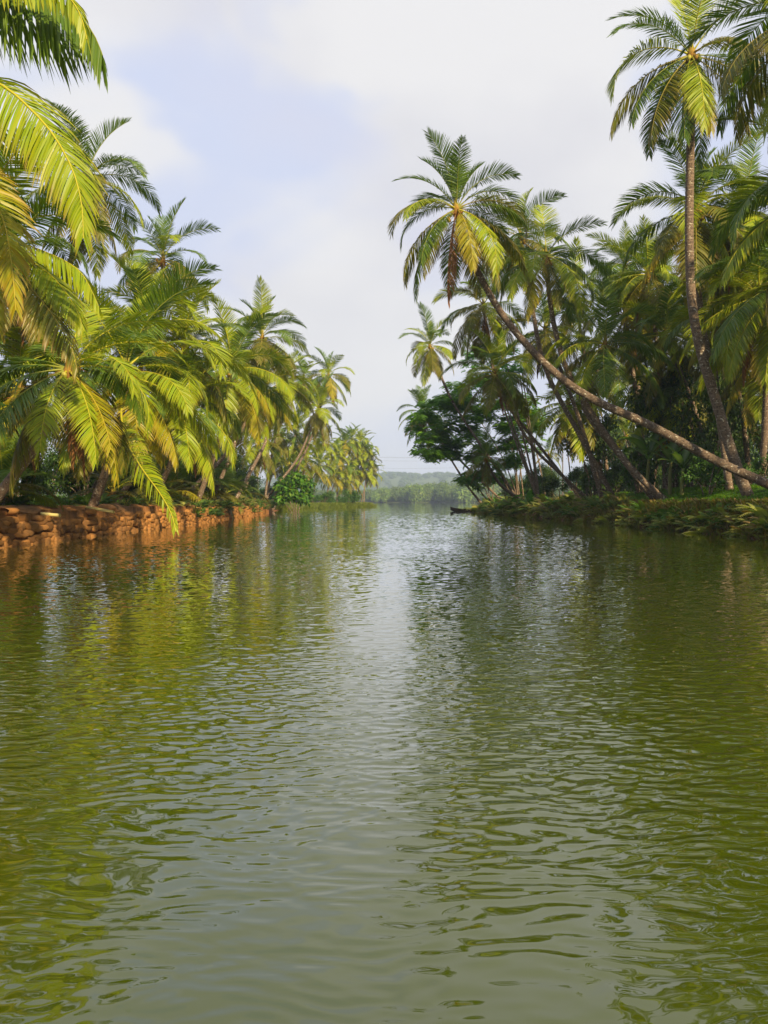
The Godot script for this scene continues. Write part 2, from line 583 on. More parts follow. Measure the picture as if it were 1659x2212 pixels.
# ------------------------------------------------------------------ sky, sun, camera
func make_sky() -> PanoramaSkyMaterial:
	var w := 1024
	var h := 512
	var im := Image.create_empty(w, h, false, Image.FORMAT_RGBF)
	var cn := FastNoiseLite.new()
	cn.seed = 4
	cn.noise_type = FastNoiseLite.TYPE_SIMPLEX_SMOOTH
	cn.frequency = 1.0
	cn.fractal_octaves = 5
	cn.fractal_gain = 0.48
	var banks_of_cloud := [[Vector3(0.14, 0.46, -0.9).normalized(), 0.55, 0.24], [Vector3(0.3, 0.55, -0.7).normalized(), 0.2, 0.2], [Vector3(-0.05, 0.2, -1.0).normalized(), 0.3, 0.16], [Vector3(-0.9, 0.5, 0.3).normalized(), 0.4, 0.35], [Vector3(0.8, 0.4, 0.6).normalized(), 0.4, 0.4], [Vector3(-0.2, 0.8, 0.6).normalized(), 0.35, 0.35]]
	var k := 0.58
	for y in h:
		var el := PI * 0.5 - PI * (y + 0.5) / h
		for x in w:
			var az := TAU * ((x + 0.5) / w - 0.25)
			var d := Vector3(cos(az) * cos(el), sin(el), sin(az) * cos(el))
			var wv := 0.3 * cn.get_noise_3d(d.x * 2.6 + 7.0, d.y * 4.0, d.z * 2.6)
			var c := cn.get_noise_3d(d.x * 1.9 + wv + 2.0, d.y * 3.6 + wv + 5.0, d.z * 1.9)
			for q in banks_of_cloud:
				c += q[1] * exp(-pow(d.angle_to(q[0]) / q[2], 2.0))
			var cloud := smoothstep(-0.04, 0.42, c)
			var haze := exp(-maxf(el, 0.0) / 0.2)
			var thick := smoothstep(-0.1, 0.5, cn.get_noise_3d(d.x * 1.6 + 20.0, d.y * 3.0, d.z * 1.6))
			var blue := Color(0.59, 0.65, 0.84).lerp(Color(0.64, 0.65, 0.77), thick)
			var white := Color(0.81, 0.80, 0.80).lerp(Color(0.66, 0.66, 0.71), thick * 0.8)
			var col := blue.lerp(white, cloud * 0.95)
			col = col.lerp(Color(0.73, 0.74, 0.75), haze * 0.9)
			im.set_pixel(x, y, Color(col.r * k, col.g * k, col.b * k))
	var m := PanoramaSkyMaterial.new()
	m.panorama = ImageTexture.create_from_image(im)
	return m

func _ready() -> void:
	rng.seed = 5
	n1.seed = 1; n1.frequency = 0.03; n1.fractal_octaves = 3
	n2.seed = 2; n2.frequency = 0.05; n2.fractal_octaves = 3
	n3.seed = 3; n3.frequency = 1.0; n3.noise_type = FastNoiseLite.TYPE_SIMPLEX_SMOOTH; n3.fractal_type = FastNoiseLite.FRACTAL_NONE

	var cam := Camera3D.new()
	cam.name = "camera"
	cam.fov = rad_to_deg(2.0 * atan(512.0 / F))
	cam.position = Vector3(0, EYE, 0)
	cam.rotation.x = -PITCH
	cam.near = 0.1
	cam.far = 8000.0
	add_child(cam)
	cam.current = true

	var env := Environment.new()
	env.background_mode = Environment.BG_SKY
	env.sky = Sky.new()
	env.sky.sky_material = make_sky()
	env.tonemap_mode = Environment.TONE_MAPPER_LINEAR
	env.tonemap_exposure = 1.9
	env.sdfgi_enabled = true
	env.ssao_enabled = true
	env.ssil_enabled = true
	env.fog_enabled = true
	env.fog_density = 0.00032
	env.fog_light_color = Color(0.76, 0.85, 1.0)
	var we := WorldEnvironment.new()
	we.name = "environment"
	we.environment = env
	add_child(we)

	var sun := DirectionalLight3D.new()
	sun.name = "sun"
	sun.light_energy = 1.6
	sun.light_color = Color(1.0, 0.89, 0.70)
	sun.light_angular_distance = 1.0
	sun.shadow_enabled = true
	add_child(sun)
	sun.look_at_from_position(Vector3(0.43, 0.42, 0.80), Vector3.ZERO)

	make_materials()
	make_water()
	make_land()
	make_wall()
	make_far()
	make_shrubs()
	make_left_palms()
	make_right_palms()
	make_right_trees()
	make_bank_plants()
	make_small_things()

# ------------------------------------------------------------------ water
func ripple(x: float, z: float) -> float:
	# short wind ripples, crests mostly across the canal, riding on a longer swell
	var wx := x + 0.04 * n3.get_noise_2d(x * 2.2, z * 2.2 + 40.0)
	var wz := z + 0.06 * n3.get_noise_2d(x * 1.3 + 9.0, z * 1.9)
	var lee := smoothstep(-0.5, 0.35, n3.get_noise_2d(x * 0.07 + 3.0, z * 0.15 + 1.0))
	var fresh := smoothstep(-0.4, 0.4, n3.get_noise_2d(x * 0.5 + 31.0, z * 0.3 + 11.0))
	var a := n3.get_noise_2d(wx * 5.2, wz * 13.0)
	var b := n3.get_noise_2d(wx * 11.0 + 50.0, wz * 26.0)
	var c := n3.get_noise_2d(wx * 1.6 + 20.0, wz * 4.2)
	return 0.0027 * c + (0.45 + 0.55 * lee) * (0.0041 * a + (0.3 + 0.7 * fresh) * 0.0016 * b)

# the banks shelter the water beside them
func shelter(x: float, d: float) -> float:
	if d < 3.0: return 1.0
	var gap := minf(x - along_bank(LEFT, d), along_bank(RIGHT, d) - x)
	return lerpf(1.0, 0.3 + 0.7 * smoothstep(0.0, 8.0, gap), smoothstep(3.0, 9.0, d))

func make_water() -> void:
	var ds := [-400.0, -100.0, -30.0, -8.0, -2.0, 0.0, 0.8]
	var d := 1.3
	while d < 690.0:
		ds.append(d)
		d *= 1.0056 if d < 40.0 else 1.009
	ds.append_array([700.0, 1000.0, 3000.0])
	var nx := 560
	var cols := nx + 7
	var rows := ds.size()
	var pos := PackedVector3Array()
	var nor := PackedVector3Array()
	for dd: float in ds:
		var half := maxf(dd, 0.0) * 0.56 + 1.6
		var live: bool = dd > 1.0 and dd < 690.0
		for k in cols:
			var x := 0.0
			var f := live
			if k < 3: x = -[1600.0, 200.0 + half, 25.0 + half][k]; f = false
			elif k >= nx + 4: x = [25.0 + half, 200.0 + half, 1600.0][k - nx - 4]; f = false
			else: x = half * (2.0 * (k - 3) / nx - 1.0)
			if not f or (dd > 110.0 and absf(x) > dd * 0.3):
				pos.append(Vector3(x, 0.0, -dd))
				nor.append(Vector3.UP)
				continue
			var sh := shelter(x, dd) * lerpf(1.0, 0.58, smoothstep(4.0, 14.0, dd)) * lerpf(1.0, 0.8, smoothstep(40.0, 120.0, dd))
			var y := ripple(x, -dd)
			var e := 0.012 + dd * 0.0015
			var sx := (ripple(x + e, -dd) - y) * sh / e
			var sz := (ripple(x, -dd + e) - y) * sh / e
			pos.append(Vector3(x, y * sh * (1.0 - smoothstep(60.0, 135.0, dd)), -dd))
			nor.append(Vector3(-sx, 1.0, -sz).normalized())
	var idx := PackedInt32Array()
	for i in rows - 1:
		for k in cols - 1:
			var q := i * cols + k
			idx.append_array([q, q + cols, q + cols + 1, q, q + cols + 1, q + 1])
	var arr := []
	arr.resize(Mesh.ARRAY_MAX)
	arr[Mesh.ARRAY_VERTEX] = pos
	arr[Mesh.ARRAY_NORMAL] = nor
	arr[Mesh.ARRAY_INDEX] = idx
	var m := ArrayMesh.new()
	m.add_surface_from_arrays(Mesh.PRIMITIVE_TRIANGLES, arr)
	# front faces clockwise seen from above
	if (pos[cols + 400] - pos[400]).cross(pos[cols + 401] - pos[400]).y > 0.0:
		idx.reverse()
		arr[Mesh.ARRAY_INDEX] = idx
		m = ArrayMesh.new()
		m.add_surface_from_arrays(Mesh.PRIMITIVE_TRIANGLES, arr)
	tag(whole("water", m, M.water), "murky green river water with small wind ripples", "water", "", "structure")

func make_land() -> void:
	tag(whole("ground_left", bank_mesh(true, -70.0, 330.0), M.earth), "reddish earth of the left bank under the palms", "ground", "", "structure")
	tag(whole("ground_right", bank_mesh(false, -70.0, 240.0), M.earth), "brown earth of the right bank with grass on its top", "ground", "", "structure")

# ------------------------------------------------------------------ stone wall on the left bank
func stone_mesh(sd: int, col: Color) -> ArrayMesh:
	var r := RandomNumberGenerator.new()
	r.seed = sd
	var s := Shape.new()
	var ring := []
	# three rings of eight points, a rough rounded block about 1 x 1 x 1, long axis z, face towards +x
	for k in 4:
		var xx: float = [-0.5, 0.28, 0.44, 0.5][k]
		var sc: float = [1.0, 1.0, 0.94, 0.74][k]
		var row := []
		for a in 8:
			var w := TAU * (a + 0.5) / 8.0
			var sq := 0.5 / maxf(absf(cos(w)), absf(sin(w)))
			var rr := lerpf(0.5, sq, 0.85) * sc * r.randf_range(0.8, 1.06)
			row.append(Vector3(xx + r.randf_range(-0.1, 0.1), sin(w) * rr, cos(w) * rr))
		ring.append(row)
	for k in 4:
		for a in 8:
			var p: Vector3 = ring[k][a]
			s.put(p, (Vector3(0.1 + 0.3 * k * k, p.y * 2.0, p.z * 2.0)).normalized(), col)
	for k in 3:
		for a in 8:
			var b := (a + 1) % 8
			s.quad(k * 8 + a, (k + 1) * 8 + a, (k + 1) * 8 + b, k * 8 + b)
	var c := s.put(Vector3(0.54, 0, 0), Vector3.RIGHT, col)
	for a in 8: s.tri(24 + a, 24 + (a + 1) % 8, c)
	return s.mesh()

func make_wall() -> void:
	var root := thing("stone_wall", Vector3(bank_x(true, 30.0), 0, -30.0), "rough orange laterite stone retaining wall along the water on the left bank", "wall")
	var kinds := []
	for k in 10:
		kinds.append(stone_mesh(100 + k, Color(0.39, 0.19, 0.06).lerp(Color(0.22, 0.115, 0.045), fmod(k * 0.37, 1.0)) * (0.62 if k % 4 == 1 else 1.0)))
	var r := RandomNumberGenerator.new()
	r.seed = 77
	var near := []
	var rest := []
	for row in 6:
		var d := 16.0 + r.randf() * 0.3
		while d < 92.0:
			var wl := r.randf_range(0.2, 0.6)
			var hh := r.randf_range(0.13, 0.22)
			var y := -0.06 + row * 0.175 + n1.get_noise_2d(d * 26.0, row * 14.0) * 0.24
			if not (row == 5 and (r.randf() < 0.4 or n1.get_noise_2d(d * 30.0, 5.0) > 0.05)):
				var p := Vector3(bank_x(true, d) - 0.05 - 0.14 * y + r.randf_range(-0.05, 0.05), y, -d) - root.position
				var b := Basis.from_euler(Vector3(r.randf_range(-0.2, 0.2), r.randf_range(-0.25, 0.25), r.randf_range(-0.15, 0.15))) * Basis.from_scale(Vector3(0.34, hh * 1.34, wl * 1.26))
				var e := [Transform3D(b, p), r.randi() % kinds.size()]
				if d > 22.6 and d < 37.5 and near.size() < 300: near.append(e)
				else: rest.append(e)
			d += wl
	for e in near: part("stone", kinds[e[1]], M.stone, root, e[0])
	var xs := []
	for e in rest: xs.append(e[0])
	var o := scatter("stones", kinds[3], M.stone, xs, [], root)
	tag(o, "", "", "", "stuff")
	# loose blocks lying on top of the wall
	for q in [[20.0, 1112.0, 24.8, 0.34], [62.0, 1106.0, 25.4, 0.3], [95.0, 1104.0, 26.2, 0.36], [128.0, 1101.0, 27.0, 0.26]]:
		var p := at(q[0], q[1], q[2])
		p.y = ground_at(p.x, q[2]) + 0.08
		var w := whole("laterite_block", kinds[int(q[0]) % 10], M.stone, Transform3D(Basis(Vector3.UP, q[0]) * Basis.from_scale(Vector3(0.45, 0.26, q[3] * 1.4)), p))
		tag(w, {20: "leftmost of the loose laterite blocks on the stone wall, by the picture edge", 62: "second loose laterite block from the picture edge on the stone wall", 95: "loose laterite block on the wall just above the pale bamboo pipe", 128: "last loose laterite block on the wall, right of the bamboo pipe"}[int(q[0])], "stone block", "loose blocks on the stone wall")

# ------------------------------------------------------------------ far shore, hill
func make_far() -> void:
	var s := Shape.new()
	# low wooded shore across the wide water, 560 to 900 m off
	var cols := 60
	for k in cols + 1:
		var x := lerpf(-420.0, 420.0, k / float(cols))
		for j in 5:
			var d: float = [640.0, 655.0, 690.0, 760.0, 960.0][j] + n1.get_noise_2d(x * 0.6, 5.0) * 60.0 - maxf(x, 0) * 0.5
			s.put(Vector3(x, [-1.0, 0.8, 2.0, 4.0, 5.0][j], -d), Vector3.UP, Color(0.09, 0.12, 0.03))
	for k in cols:
		for j in 4: s.quad(k * 5 + j, k * 5 + j + 1, k * 5 + 6 + j, k * 5 + 5 + j)
	tag(whole("far_shore", s.mesh(), M.plain), "low far shore across the wide water", "shore", "", "structure")
	# hill ridge
	s = Shape.new()
	var hc := 80
	for k in hc + 1:
		var x := lerpf(-1300.0, 1300.0, k / float(hc))
		for j in 9:
			var t := j / 8.0
			s.put(Vector3(x, hill(x, t), -lerpf(1350.0, 2300.0, t)), Vector3(0, 0.9, 0.4).normalized(), Color(0.07, 0.10, 0.03))
	for k in hc:
		for j in 8: s.quad(k * 9 + j, k * 9 + j + 1, k * 9 + 10 + j, k * 9 + 9 + j)
	tag(whole("hill", s.mesh(), M.plain), "long wooded hill ridge fading into haze behind the far shore", "hill", "", "structure")
	var r := RandomNumberGenerator.new()
	r.seed = 31
	var green := [Color(0.14, 0.23, 0.045), Color(0.11, 0.19, 0.038), Color(0.18, 0.25, 0.055)]
	var crown := foliage([[Vector3(0, 4.2, 0), Vector3(3.4, 3.0, 3.4)], [Vector3(2.2, 3.0, 0.8), Vector3(2.4, 2.2, 2.4)], [Vector3(-2.0, 2.6, -0.6), Vector3(2.6, 2.4, 2.6)], [Vector3(0.3, 1.6, 1.8), Vector3(2.8, 2.0, 2.6)]], 48.0, 0.8, green, 8)
	var xs := []
	var cs := []
	for k in 1500:
		var x := r.randf_range(-330.0, 330.0)
		var d := 648.0 + n1.get_noise_2d(x * 0.6, 5.0) * 60.0 - maxf(x, 0) * 0.5 + absf(r.randfn()) * 60.0
		var big := r.randf_range(0.75, 1.3) * (1.0 + 0.75 * smoothstep(-30.0, 70.0, x))
		xs.append(Transform3D(Basis(Vector3.UP, r.randf() * 6.0).scaled(Vector3(big, big * r.randf_range(0.9, 1.25), big)), Vector3(x, 1.0 + (d - 640.0) * 0.012, -d)))
		var g := r.randf_range(0.75, 1.25)
		cs.append(Color(g, g * r.randf_range(0.95, 1.05), g))
	tag(scatter("far_wood", crown, M.leaf_broad, xs, cs), "mass of green trees along the far shore across the water", "wood", "", "stuff")
	xs = []
	cs = []
	for k in 1500:
		var x := r.randf_range(-900.0, 900.0)
		var t := pow(r.randf(), 0.7)
		if k % 3 == 0: t = r.randf_range(0.92, 1.0)
		var big := r.randf_range(1.1, 2.2)
		xs.append(Transform3D(Basis(Vector3.UP, r.randf() * 6.0).scaled(Vector3(big * 1.3, big, big * 1.3)), Vector3(x, hill(x, t) - 2.0, -lerpf(1350.0, 2300.0, t))))
		var g := r.randf_range(0.7, 1.3)
		cs.append(Color(g, g, g))
	tag(scatter("hill_wood", crown, M.leaf_broad, xs, cs), "hazy trees covering the distant hill", "wood", "", "stuff")

func hill(x: float, t: float) -> float:
	var top := 62.0 + 16.0 * n1.get_noise_2d(x * 0.16, 9.0) + 10.0 * exp(-pow((x - 20.0) / 160.0, 2.0)) - 8.0 * smoothstep(-60.0, -260.0, x)
	return 2.0 + top * smoothstep(0.0, 1.0, t)

# ------------------------------------------------------------------ shrubs used all over
func make_shrubs() -> void:
	M.shrubs = []
	var fine := []
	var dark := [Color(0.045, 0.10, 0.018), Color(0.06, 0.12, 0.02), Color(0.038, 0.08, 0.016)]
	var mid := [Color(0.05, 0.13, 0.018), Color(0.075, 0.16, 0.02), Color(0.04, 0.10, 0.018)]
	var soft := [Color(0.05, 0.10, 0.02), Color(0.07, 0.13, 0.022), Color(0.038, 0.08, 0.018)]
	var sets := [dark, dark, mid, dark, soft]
	for v in 5:
		var r := RandomNumberGenerator.new()
		r.seed = 60 + v
		var cl := []
		var lm := []
		for k in 9:
			var c := Vector3(r.randf_range(-1.1, 1.1), r.randf_range(0.5, 2.4), r.randf_range(-0.9, 0.9))
			cl.append([c, Vector3(r.randf_range(0.5, 0.85), r.randf_range(0.35, 0.65), r.randf_range(0.5, 0.8))])
			lm.append([[Vector3(c.x * 0.15, -0.3, c.z * 0.15), Vector3(c.x * 0.5, c.y * 0.5, c.z * 0.4), c], 1.0, 0.25])
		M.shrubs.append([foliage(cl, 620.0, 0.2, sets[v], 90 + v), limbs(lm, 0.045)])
		if v in [0, 4]: fine.append([foliage(cl, 1700.0, 0.11, sets[v], 190 + v), limbs(lm, 0.045)])
	M.shrubs.append_array(fine)                # 5 and 6: the same with finer leaves, for trees

# ------------------------------------------------------------------ palms of the left bank
# trunk from the ground at (bx, by) to the crown at (cx, cy), both as seen in the photograph, bent by sag
func lean(bx: float, by: float, bd: float, cx: float, cy: float, cd: float, mid := Vector2.ZERO) -> Array:
	var a := at(bx, by, bd)
	a.x = minf(a.x, bank_x(true, bd) - 1.0) if a.x < 0 else maxf(a.x, bank_x(false, bd) + 2.3)
	a.y = ground_at(a.x, bd) - 0.05
	var c := at(cx, cy, cd)
	var m: Vector3
	if mid != Vector2.ZERO: m = at(mid.x, mid.y, (bd + cd) * 0.5)
	else: m = a.lerp(c, 0.5) + Vector3((a.x - c.x) * 0.0, -0.06 * absf(a.x - c.x), 0) + Vector3((c.x - a.x) * 0.12, 0, 0)
	return [a, a.lerp(m, 0.5) + Vector3(0, -0.01, 0) * a.distance_to(m), m, m.lerp(c, 0.5) + Vector3((c.x - m.x) * 0.06, 0, 0), c]

func path_px(list: Array) -> Array:
	var out := []
	for q in list: out.append(at(q[0], q[1], q[2]))
	return out

# a frond laid along points given as seen in the photograph
func long_frond(root: Node3D, list: Array, nl: int, leaf: float, vee: float, hang: float, kind: String, sd: int, ragged := 0.03, dry := 0.3, from := 0.14, face := 0.0) -> void:
	var pts := smooth_path(path_px(list), 18)
	var loc := []
	for p in pts: loc.append(p - root.position)
	part("frond", frond(loc, nl, leaf, vee, hang, kind, sd, 4, ragged, dry, from, 0.045, 0.0, face), M.leaf, root)

const ORDER := ["first", "second", "third", "fourth", "fifth", "sixth", "seventh", "eighth", "ninth", "tenth", "eleventh", "twelfth", "thirteenth", "fourteenth", "fifteenth", "sixteenth", "seventeenth", "eighteenth", "nineteenth", "twentieth"]

# labels for look-alikes, counted from the left as they are seen
func rank(list: Array, wording: String) -> void:
	list.sort_custom(func(a, b): return a[1] < b[1])
	for k in list.size():
		var word: String = ORDER[k] if k < 20 else ("twentieth-and-" + ORDER[k - 20])
		if k >= 20 and k < 29: word = "twenty-" + ORDER[k - 20]
		elif k >= 29: word = ["thirtieth", "thirty-first", "thirty-second", "thirty-third", "thirty-fourth"][k - 29]
		list[k][0].set_meta("label", wording % word)

func seen_x(p: Vector3) -> float:
	return p.x / -p.z

func make_left_palms() -> void:
	var tip := []
	var behind := []
	# two near palms whose crowns lean in from outside the picture
	var p := palm("near coconut palm whose big yellow-green frond sweeps in from the left edge", [Vector3(-14.6, 1.1, -13.0), Vector3(-13.9, 4.0, -13.8), Vector3(-12.6, 7.0, -14.6), at(-190, 300, 15.5)], {"L": 4.6, "fronds": [[20, 78, 1.0, "lime"], [100, 60, 1.0, "green"], [160, 45, 1.0, "green"], [200, 20, 1.0, "lime"], [250, 10, 1.0, "olive"], [130, -10, 1.0, "olive"], [180, -35, 1.0, "yellow"]], "nuts": 6, "r0": 0.17, "r1": 0.11})
	long_frond(p, [[-190, 300, 15.5], [-130, 220, 15.3], [-60, 170, 15.2], [0, 182, 15.1], [57, 227, 15.0], [114, 290, 15.0], [156, 365, 14.9], [176, 440, 14.9], [180, 515, 14.9]], 150, 1.2, -0.3, 0.26, "lime", 501, 0.03, 0.6, 0.14, 0.8)
	long_frond(p, [[-190, 310, 15.5], [-110, 330, 15.0], [-40, 390, 14.6], [5, 470, 14.4], [25, 570, 14.3], [34, 670, 14.3]], 110, 0.8, -0.3, 0.25, "yellow", 502, 0.05, 0.7, 0.14, 0.9)
	long_frond(p, [[-190, 320, 15.8], [-120, 390, 15.6], [-60, 480, 15.5], [-20, 600, 15.4], [0, 720, 15.4]], 90, 0.8, -0.3, 0.3, "yellow", 503, 0.06, 0.7, 0.14, 0.9)
	p = palm("nearest coconut palm, its frond tip hanging in the top left corner", [Vector3(-12.4, 1.1, -9.0), Vector3(-11.6, 4.0, -9.5), Vector3(-10.4, 7.0, -10.3), at(-330, -40, 11.5)], {"L": 4.6, "fronds": [[60, 80, 1.0, "lime"], [120, 55, 1.0, "green"], [180, 40, 1.0, "green"], [220, 20, 1.0, "lime"], [270, 5, 1.0, "green"], [130, -20, 1.0, "olive"], [200, -40, 1.0, "yellow"]], "nuts": 6, "r0": 0.17, "r1": 0.11})
	long_frond(p, [[-330, -60, 11.5], [-230, -90, 11.3], [-120, -85, 11.1], [-10, -50, 11.0], [90, -12, 10.9], [160, 25, 10.8], [200, 70, 10.7], [222, 120, 10.7]], 150, 1.3, -0.9, 0.3, "green", 504, 0.02, 0.1, 0.14, 0.35)
	long_frond(p, [[-330, -50, 11.3], [-200, -100, 10.8], [-60, -95, 10.4], [60, -60, 10.2], [130, -25, 10.1], [170, 25, 10.0], [188, 85, 10.0]], 120, 0.62, -0.7, 0.25, "lime", 505, 0.02, 0.3, 0.14, 0.8)
	p = palm("coconut palm behind the near fronds, crown just outside the left edge", [Vector3(-14.2, 1.2, -19.0), Vector3(-13.2, 3.0, -19.0), Vector3(-11.5, 5.5, -19.0), at(-60, 560, 19.0)], {"L": 4.2, "seed": 5, "fronds": [[80, 78, 0.95, "green"], [30, 72, 0.95, "green"], [110, 45, 1.0, "green"], [180, 30, 1.0, "lime"], [350, 40, 0.95, "green"], [320, 62, 0.9, "lime"]], "nuts": 8})
	long_frond(p, [[-60, 560, 19.0], [0, 540, 18.8], [52, 556, 18.6], [116, 600, 18.5], [162, 663, 18.4], [182, 715, 18.4]], 100, 0.95, -0.35, 0.3, "lime", 506, 0.03, 0.6, 0.14, 0.5)
	long_frond(p, [[-60, 565, 19.0], [10, 575, 18.5], [60, 615, 18.2], [116, 684, 18.0], [154, 750, 17.9], [168, 805, 17.9]], 100, 0.9, -0.45, 0.3, "olive", 507, 0.03, 0.8, 0.14, 0.5)
	long_frond(p, [[-60, 555, 19.2], [20, 525, 19.5], [100, 545, 19.6], [174, 588, 19.7], [214, 665, 19.8]], 100, 0.95, -0.3, 0.3, "lime", 508, 0.03, 0.3, 0.14, 0.4)
	# the big low palm over the stone wall
	palm("low coconut palm leaning over the stone wall, with a curved orange trunk and green nuts", [at(-25, 1098, 25.5), at(20, 1040, 25.3), at(70, 975, 25.1), at(102, 915, 24.9), at(128, 865, 24.8), at(145, 812, 24.7)], {"L": 3.9, "seed": 8, "tone": 2.0, "nuts": 12, "r0": 0.17, "r1": 0.13, "fronds": [
		[268, -34, 1.0, "lime"], [305, -28, 1.05, "lime"], [325, -36, 1.0, "yellow"], [345, -42, 0.95, "yellow"], [355, 12, 1.0, "lime"], [15, 38, 1.0, "lime"], [40, 55, 1.0, "lime"], [330, 30, 0.9, "lime"],
		[185, 12, 1.05, "green"], [205, -8, 1.1, "green"], [228, -26, 1.1, "green"], [165, 28, 1.0, "green"], [120, 48, 1.0, "green"], [90, 70, 0.95, "lime"], [60, 20, 1.0, "green"], [145, -5, 1.0, "olive"], [200, -45, 1.0, "olive"], [60, -30, 1.0, "olive"], [110, -20, 1.0, "olive"], [300, -62, 0.85, "dead"], [330, -66, 0.8, "dead"]]})
	p = palm("coconut palm beside the low leaning one, with a drooping frond that touches the water", lean(215, 1085, 34, 272, 815, 32), {"L": 4.8, "seed": 19, "n": 20, "lime": 0.8, "dead": 1, "nuts": 12, "low": -45.0, "r0": 0.2, "r1": 0.14})
	long_frond(p, [[265, 840, 31.5], [262, 900, 30.0], [275, 955, 28.5], [305, 1010, 27.3], [345, 1065, 26.5], [370, 1110, 26.2], [379, 1148, 26.1]], 110, 0.8, -0.2, 0.25, "lime", 509, 0.04, 0.2, 0.24, 1.0)
	palm("tall dark-crowned coconut palm rising behind the near fronds at upper left", lean(60, 1060, 42, 185, 400, 39, Vector2(110, 720)), {"L": 4.0, "seed": 23, "n": 20, "lime": 0.25, "nuts": 8, "dead": 1})
	palm("coconut palm with an open crown against the sky, third from the left edge", lean(300, 1060, 55, 352, 568, 52), {"L": 4.0, "seed": 31, "n": 18, "lime": 0.2, "nuts": 6, "dead": 0, "low": -40.0})
	palm("bright coconut palm filling the gap under the open-crowned palm", lean(190, 1060, 44, 318, 720, 42), {"L": 5.0, "seed": 37, "n": 19, "lime": 0.85, "nuts": 5, "low": -35.0, "dead": 0})
	palm("second bright palm crowded behind the one whose frond touches the water", lean(250, 1065, 46, 395, 770, 44), {"L": 4.9, "seed": 41, "n": 19, "lime": 0.85, "nuts": 5, "low": -40.0, "dead": 1})
	palm("lower bright palm whose fronds hang over the middle of the wall", lean(330, 1075, 46, 390, 880, 43), {"L": 4.7, "seed": 43, "n": 18, "lime": 0.8, "nuts": 4, "low": -35.0, "dead": 2})
	palm("full yellow-green palm with brown nuts, largest in the middle of the left row", lean(427, 1070, 55, 500, 805, 53), {"L": 5.2, "seed": 47, "n": 23, "lime": 0.8, "nuts": 12, "dead": 0, "low": -58.0, "r0": 0.2, "r1": 0.15})
	palm("palm right behind the full yellow-green one, its spears topping the row", lean(455, 1072, 66, 565, 735, 64), {"L": 4.6, "seed": 53, "n": 20, "lime": 0.4, "nuts": 6, "low": -50.0})
	palm("slanting grey trunk palm under the full yellow-green crown", lean(385, 1075, 60, 560, 850, 63), {"L": 4.5, "seed": 59, "n": 20, "lime": 0.6, "nuts": 5, "dead": 2})
	palm("palm hanging furthest over the water from the middle of the left row", lean(520, 1065, 72, 610, 830, 74), {"L": 4.5, "seed": 61, "n": 20, "lime": 0.7, "nuts": 4, "dead": 1})
	palm("palm with a long leaning orange trunk beside the round green bush", lean(585, 1048, 98, 686, 888, 100), {"L": 4.5, "seed": 67, "tone": 1.9, "n": 19, "lime": 0.5, "nuts": 6, "dead": 2, "low": -65.0})
	palm("palm standing clear above the one with the long leaning orange trunk", lean(640, 1050, 112, 709, 815, 110), {"L": 4.6, "seed": 71, "n": 19, "lime": 0.45, "nuts": 4, "dead": 1, "low": -60.0})
	palm("palm between the row and the spit, behind the leaning orange trunk", lean(610, 1055, 118, 655, 820, 116), {"L": 4.6, "seed": 73, "n": 19, "lime": 0.5, "nuts": 0, "dead": 1, "far": true})
	# the spit
	var spots := [[700, 960, 130], [725, 985, 138], [745, 960, 150], [760, 950, 165], [778, 958, 178], [790, 975, 188], [798, 1000, 196], [770, 985, 160], [740, 1010, 150], [785, 1015, 185], [720, 1030, 140], [800, 1025, 198], [765, 1020, 172], [690, 1010, 132], [665, 960, 128], [752, 1040, 168]]
	for k in spots.size():
		var q: Array = spots[k]
		var dq: float = q[2]
		while dq < 214.0 and at(q[0], q[1], dq).x > bank_x(true, dq) - 5.0: dq += 2.0
		var c := at(q[0], q[1], dq)
		var r := RandomNumberGenerator.new()
		r.seed = 300 + k
		var bx: float = c.x - r.randf_range(1.0, 4.0)
		var b := Vector3(bx, 0, c.z - r.randf_range(-1.0, 4.0))
		b.y = ground_at(b.x, -b.z)
		tip.append([null, seen_x(c)])
		tip[-1][0] = palm("coconut palm in the yellow-green clump at the tip of the left bank", [b, b.lerp(c, 0.5) + Vector3(-0.4, 0, 0), c], {"L": r.randf_range(4.2, 4.9), "seed": 310 + k, "n": 22, "lime": 0.6, "far": true, "group": "palms at the tip of the left bank", "dead": 0, "low": -38.0})
	# filling behind the left row
	for q in [[40, 850, 36], [100, 700, 50], [-30, 760, 40], [450, 820, 75], [520, 900, 88], [600, 930, 105], [330, 860, 60], [30, 560, 34], [600, 985, 118], [640, 945, 122], [625, 1010, 114], [660, 995, 126], [560, 960, 96]]:
		var c := at(q[0], q[1], q[2])
		var b := Vector3(c.x - 2.0, 0, c.z - 1.0)
		b.x = minf(b.x, bank_x(true, -b.z) - 1.5)
		b.y = ground_at(b.x, -b.z)
		behind.append([null, seen_x(c)])
		behind[-1][0] = palm("coconut palm half hidden behind the first row of the left bank", [b, b.lerp(c, 0.5) + Vector3(-0.3, 0, 0), c], {"L": 4.4, "seed": int(q[0] + q[2]), "n": 18, "lime": 0.4, "far": q[2] > 60, "nuts": 0, "group": "palms behind the first left row"})

	rank(tip, "%s palm from the left in the yellow-green clump at the left bank's tip")
	rank(behind, "%s from the left of the palms half hidden behind the left row")

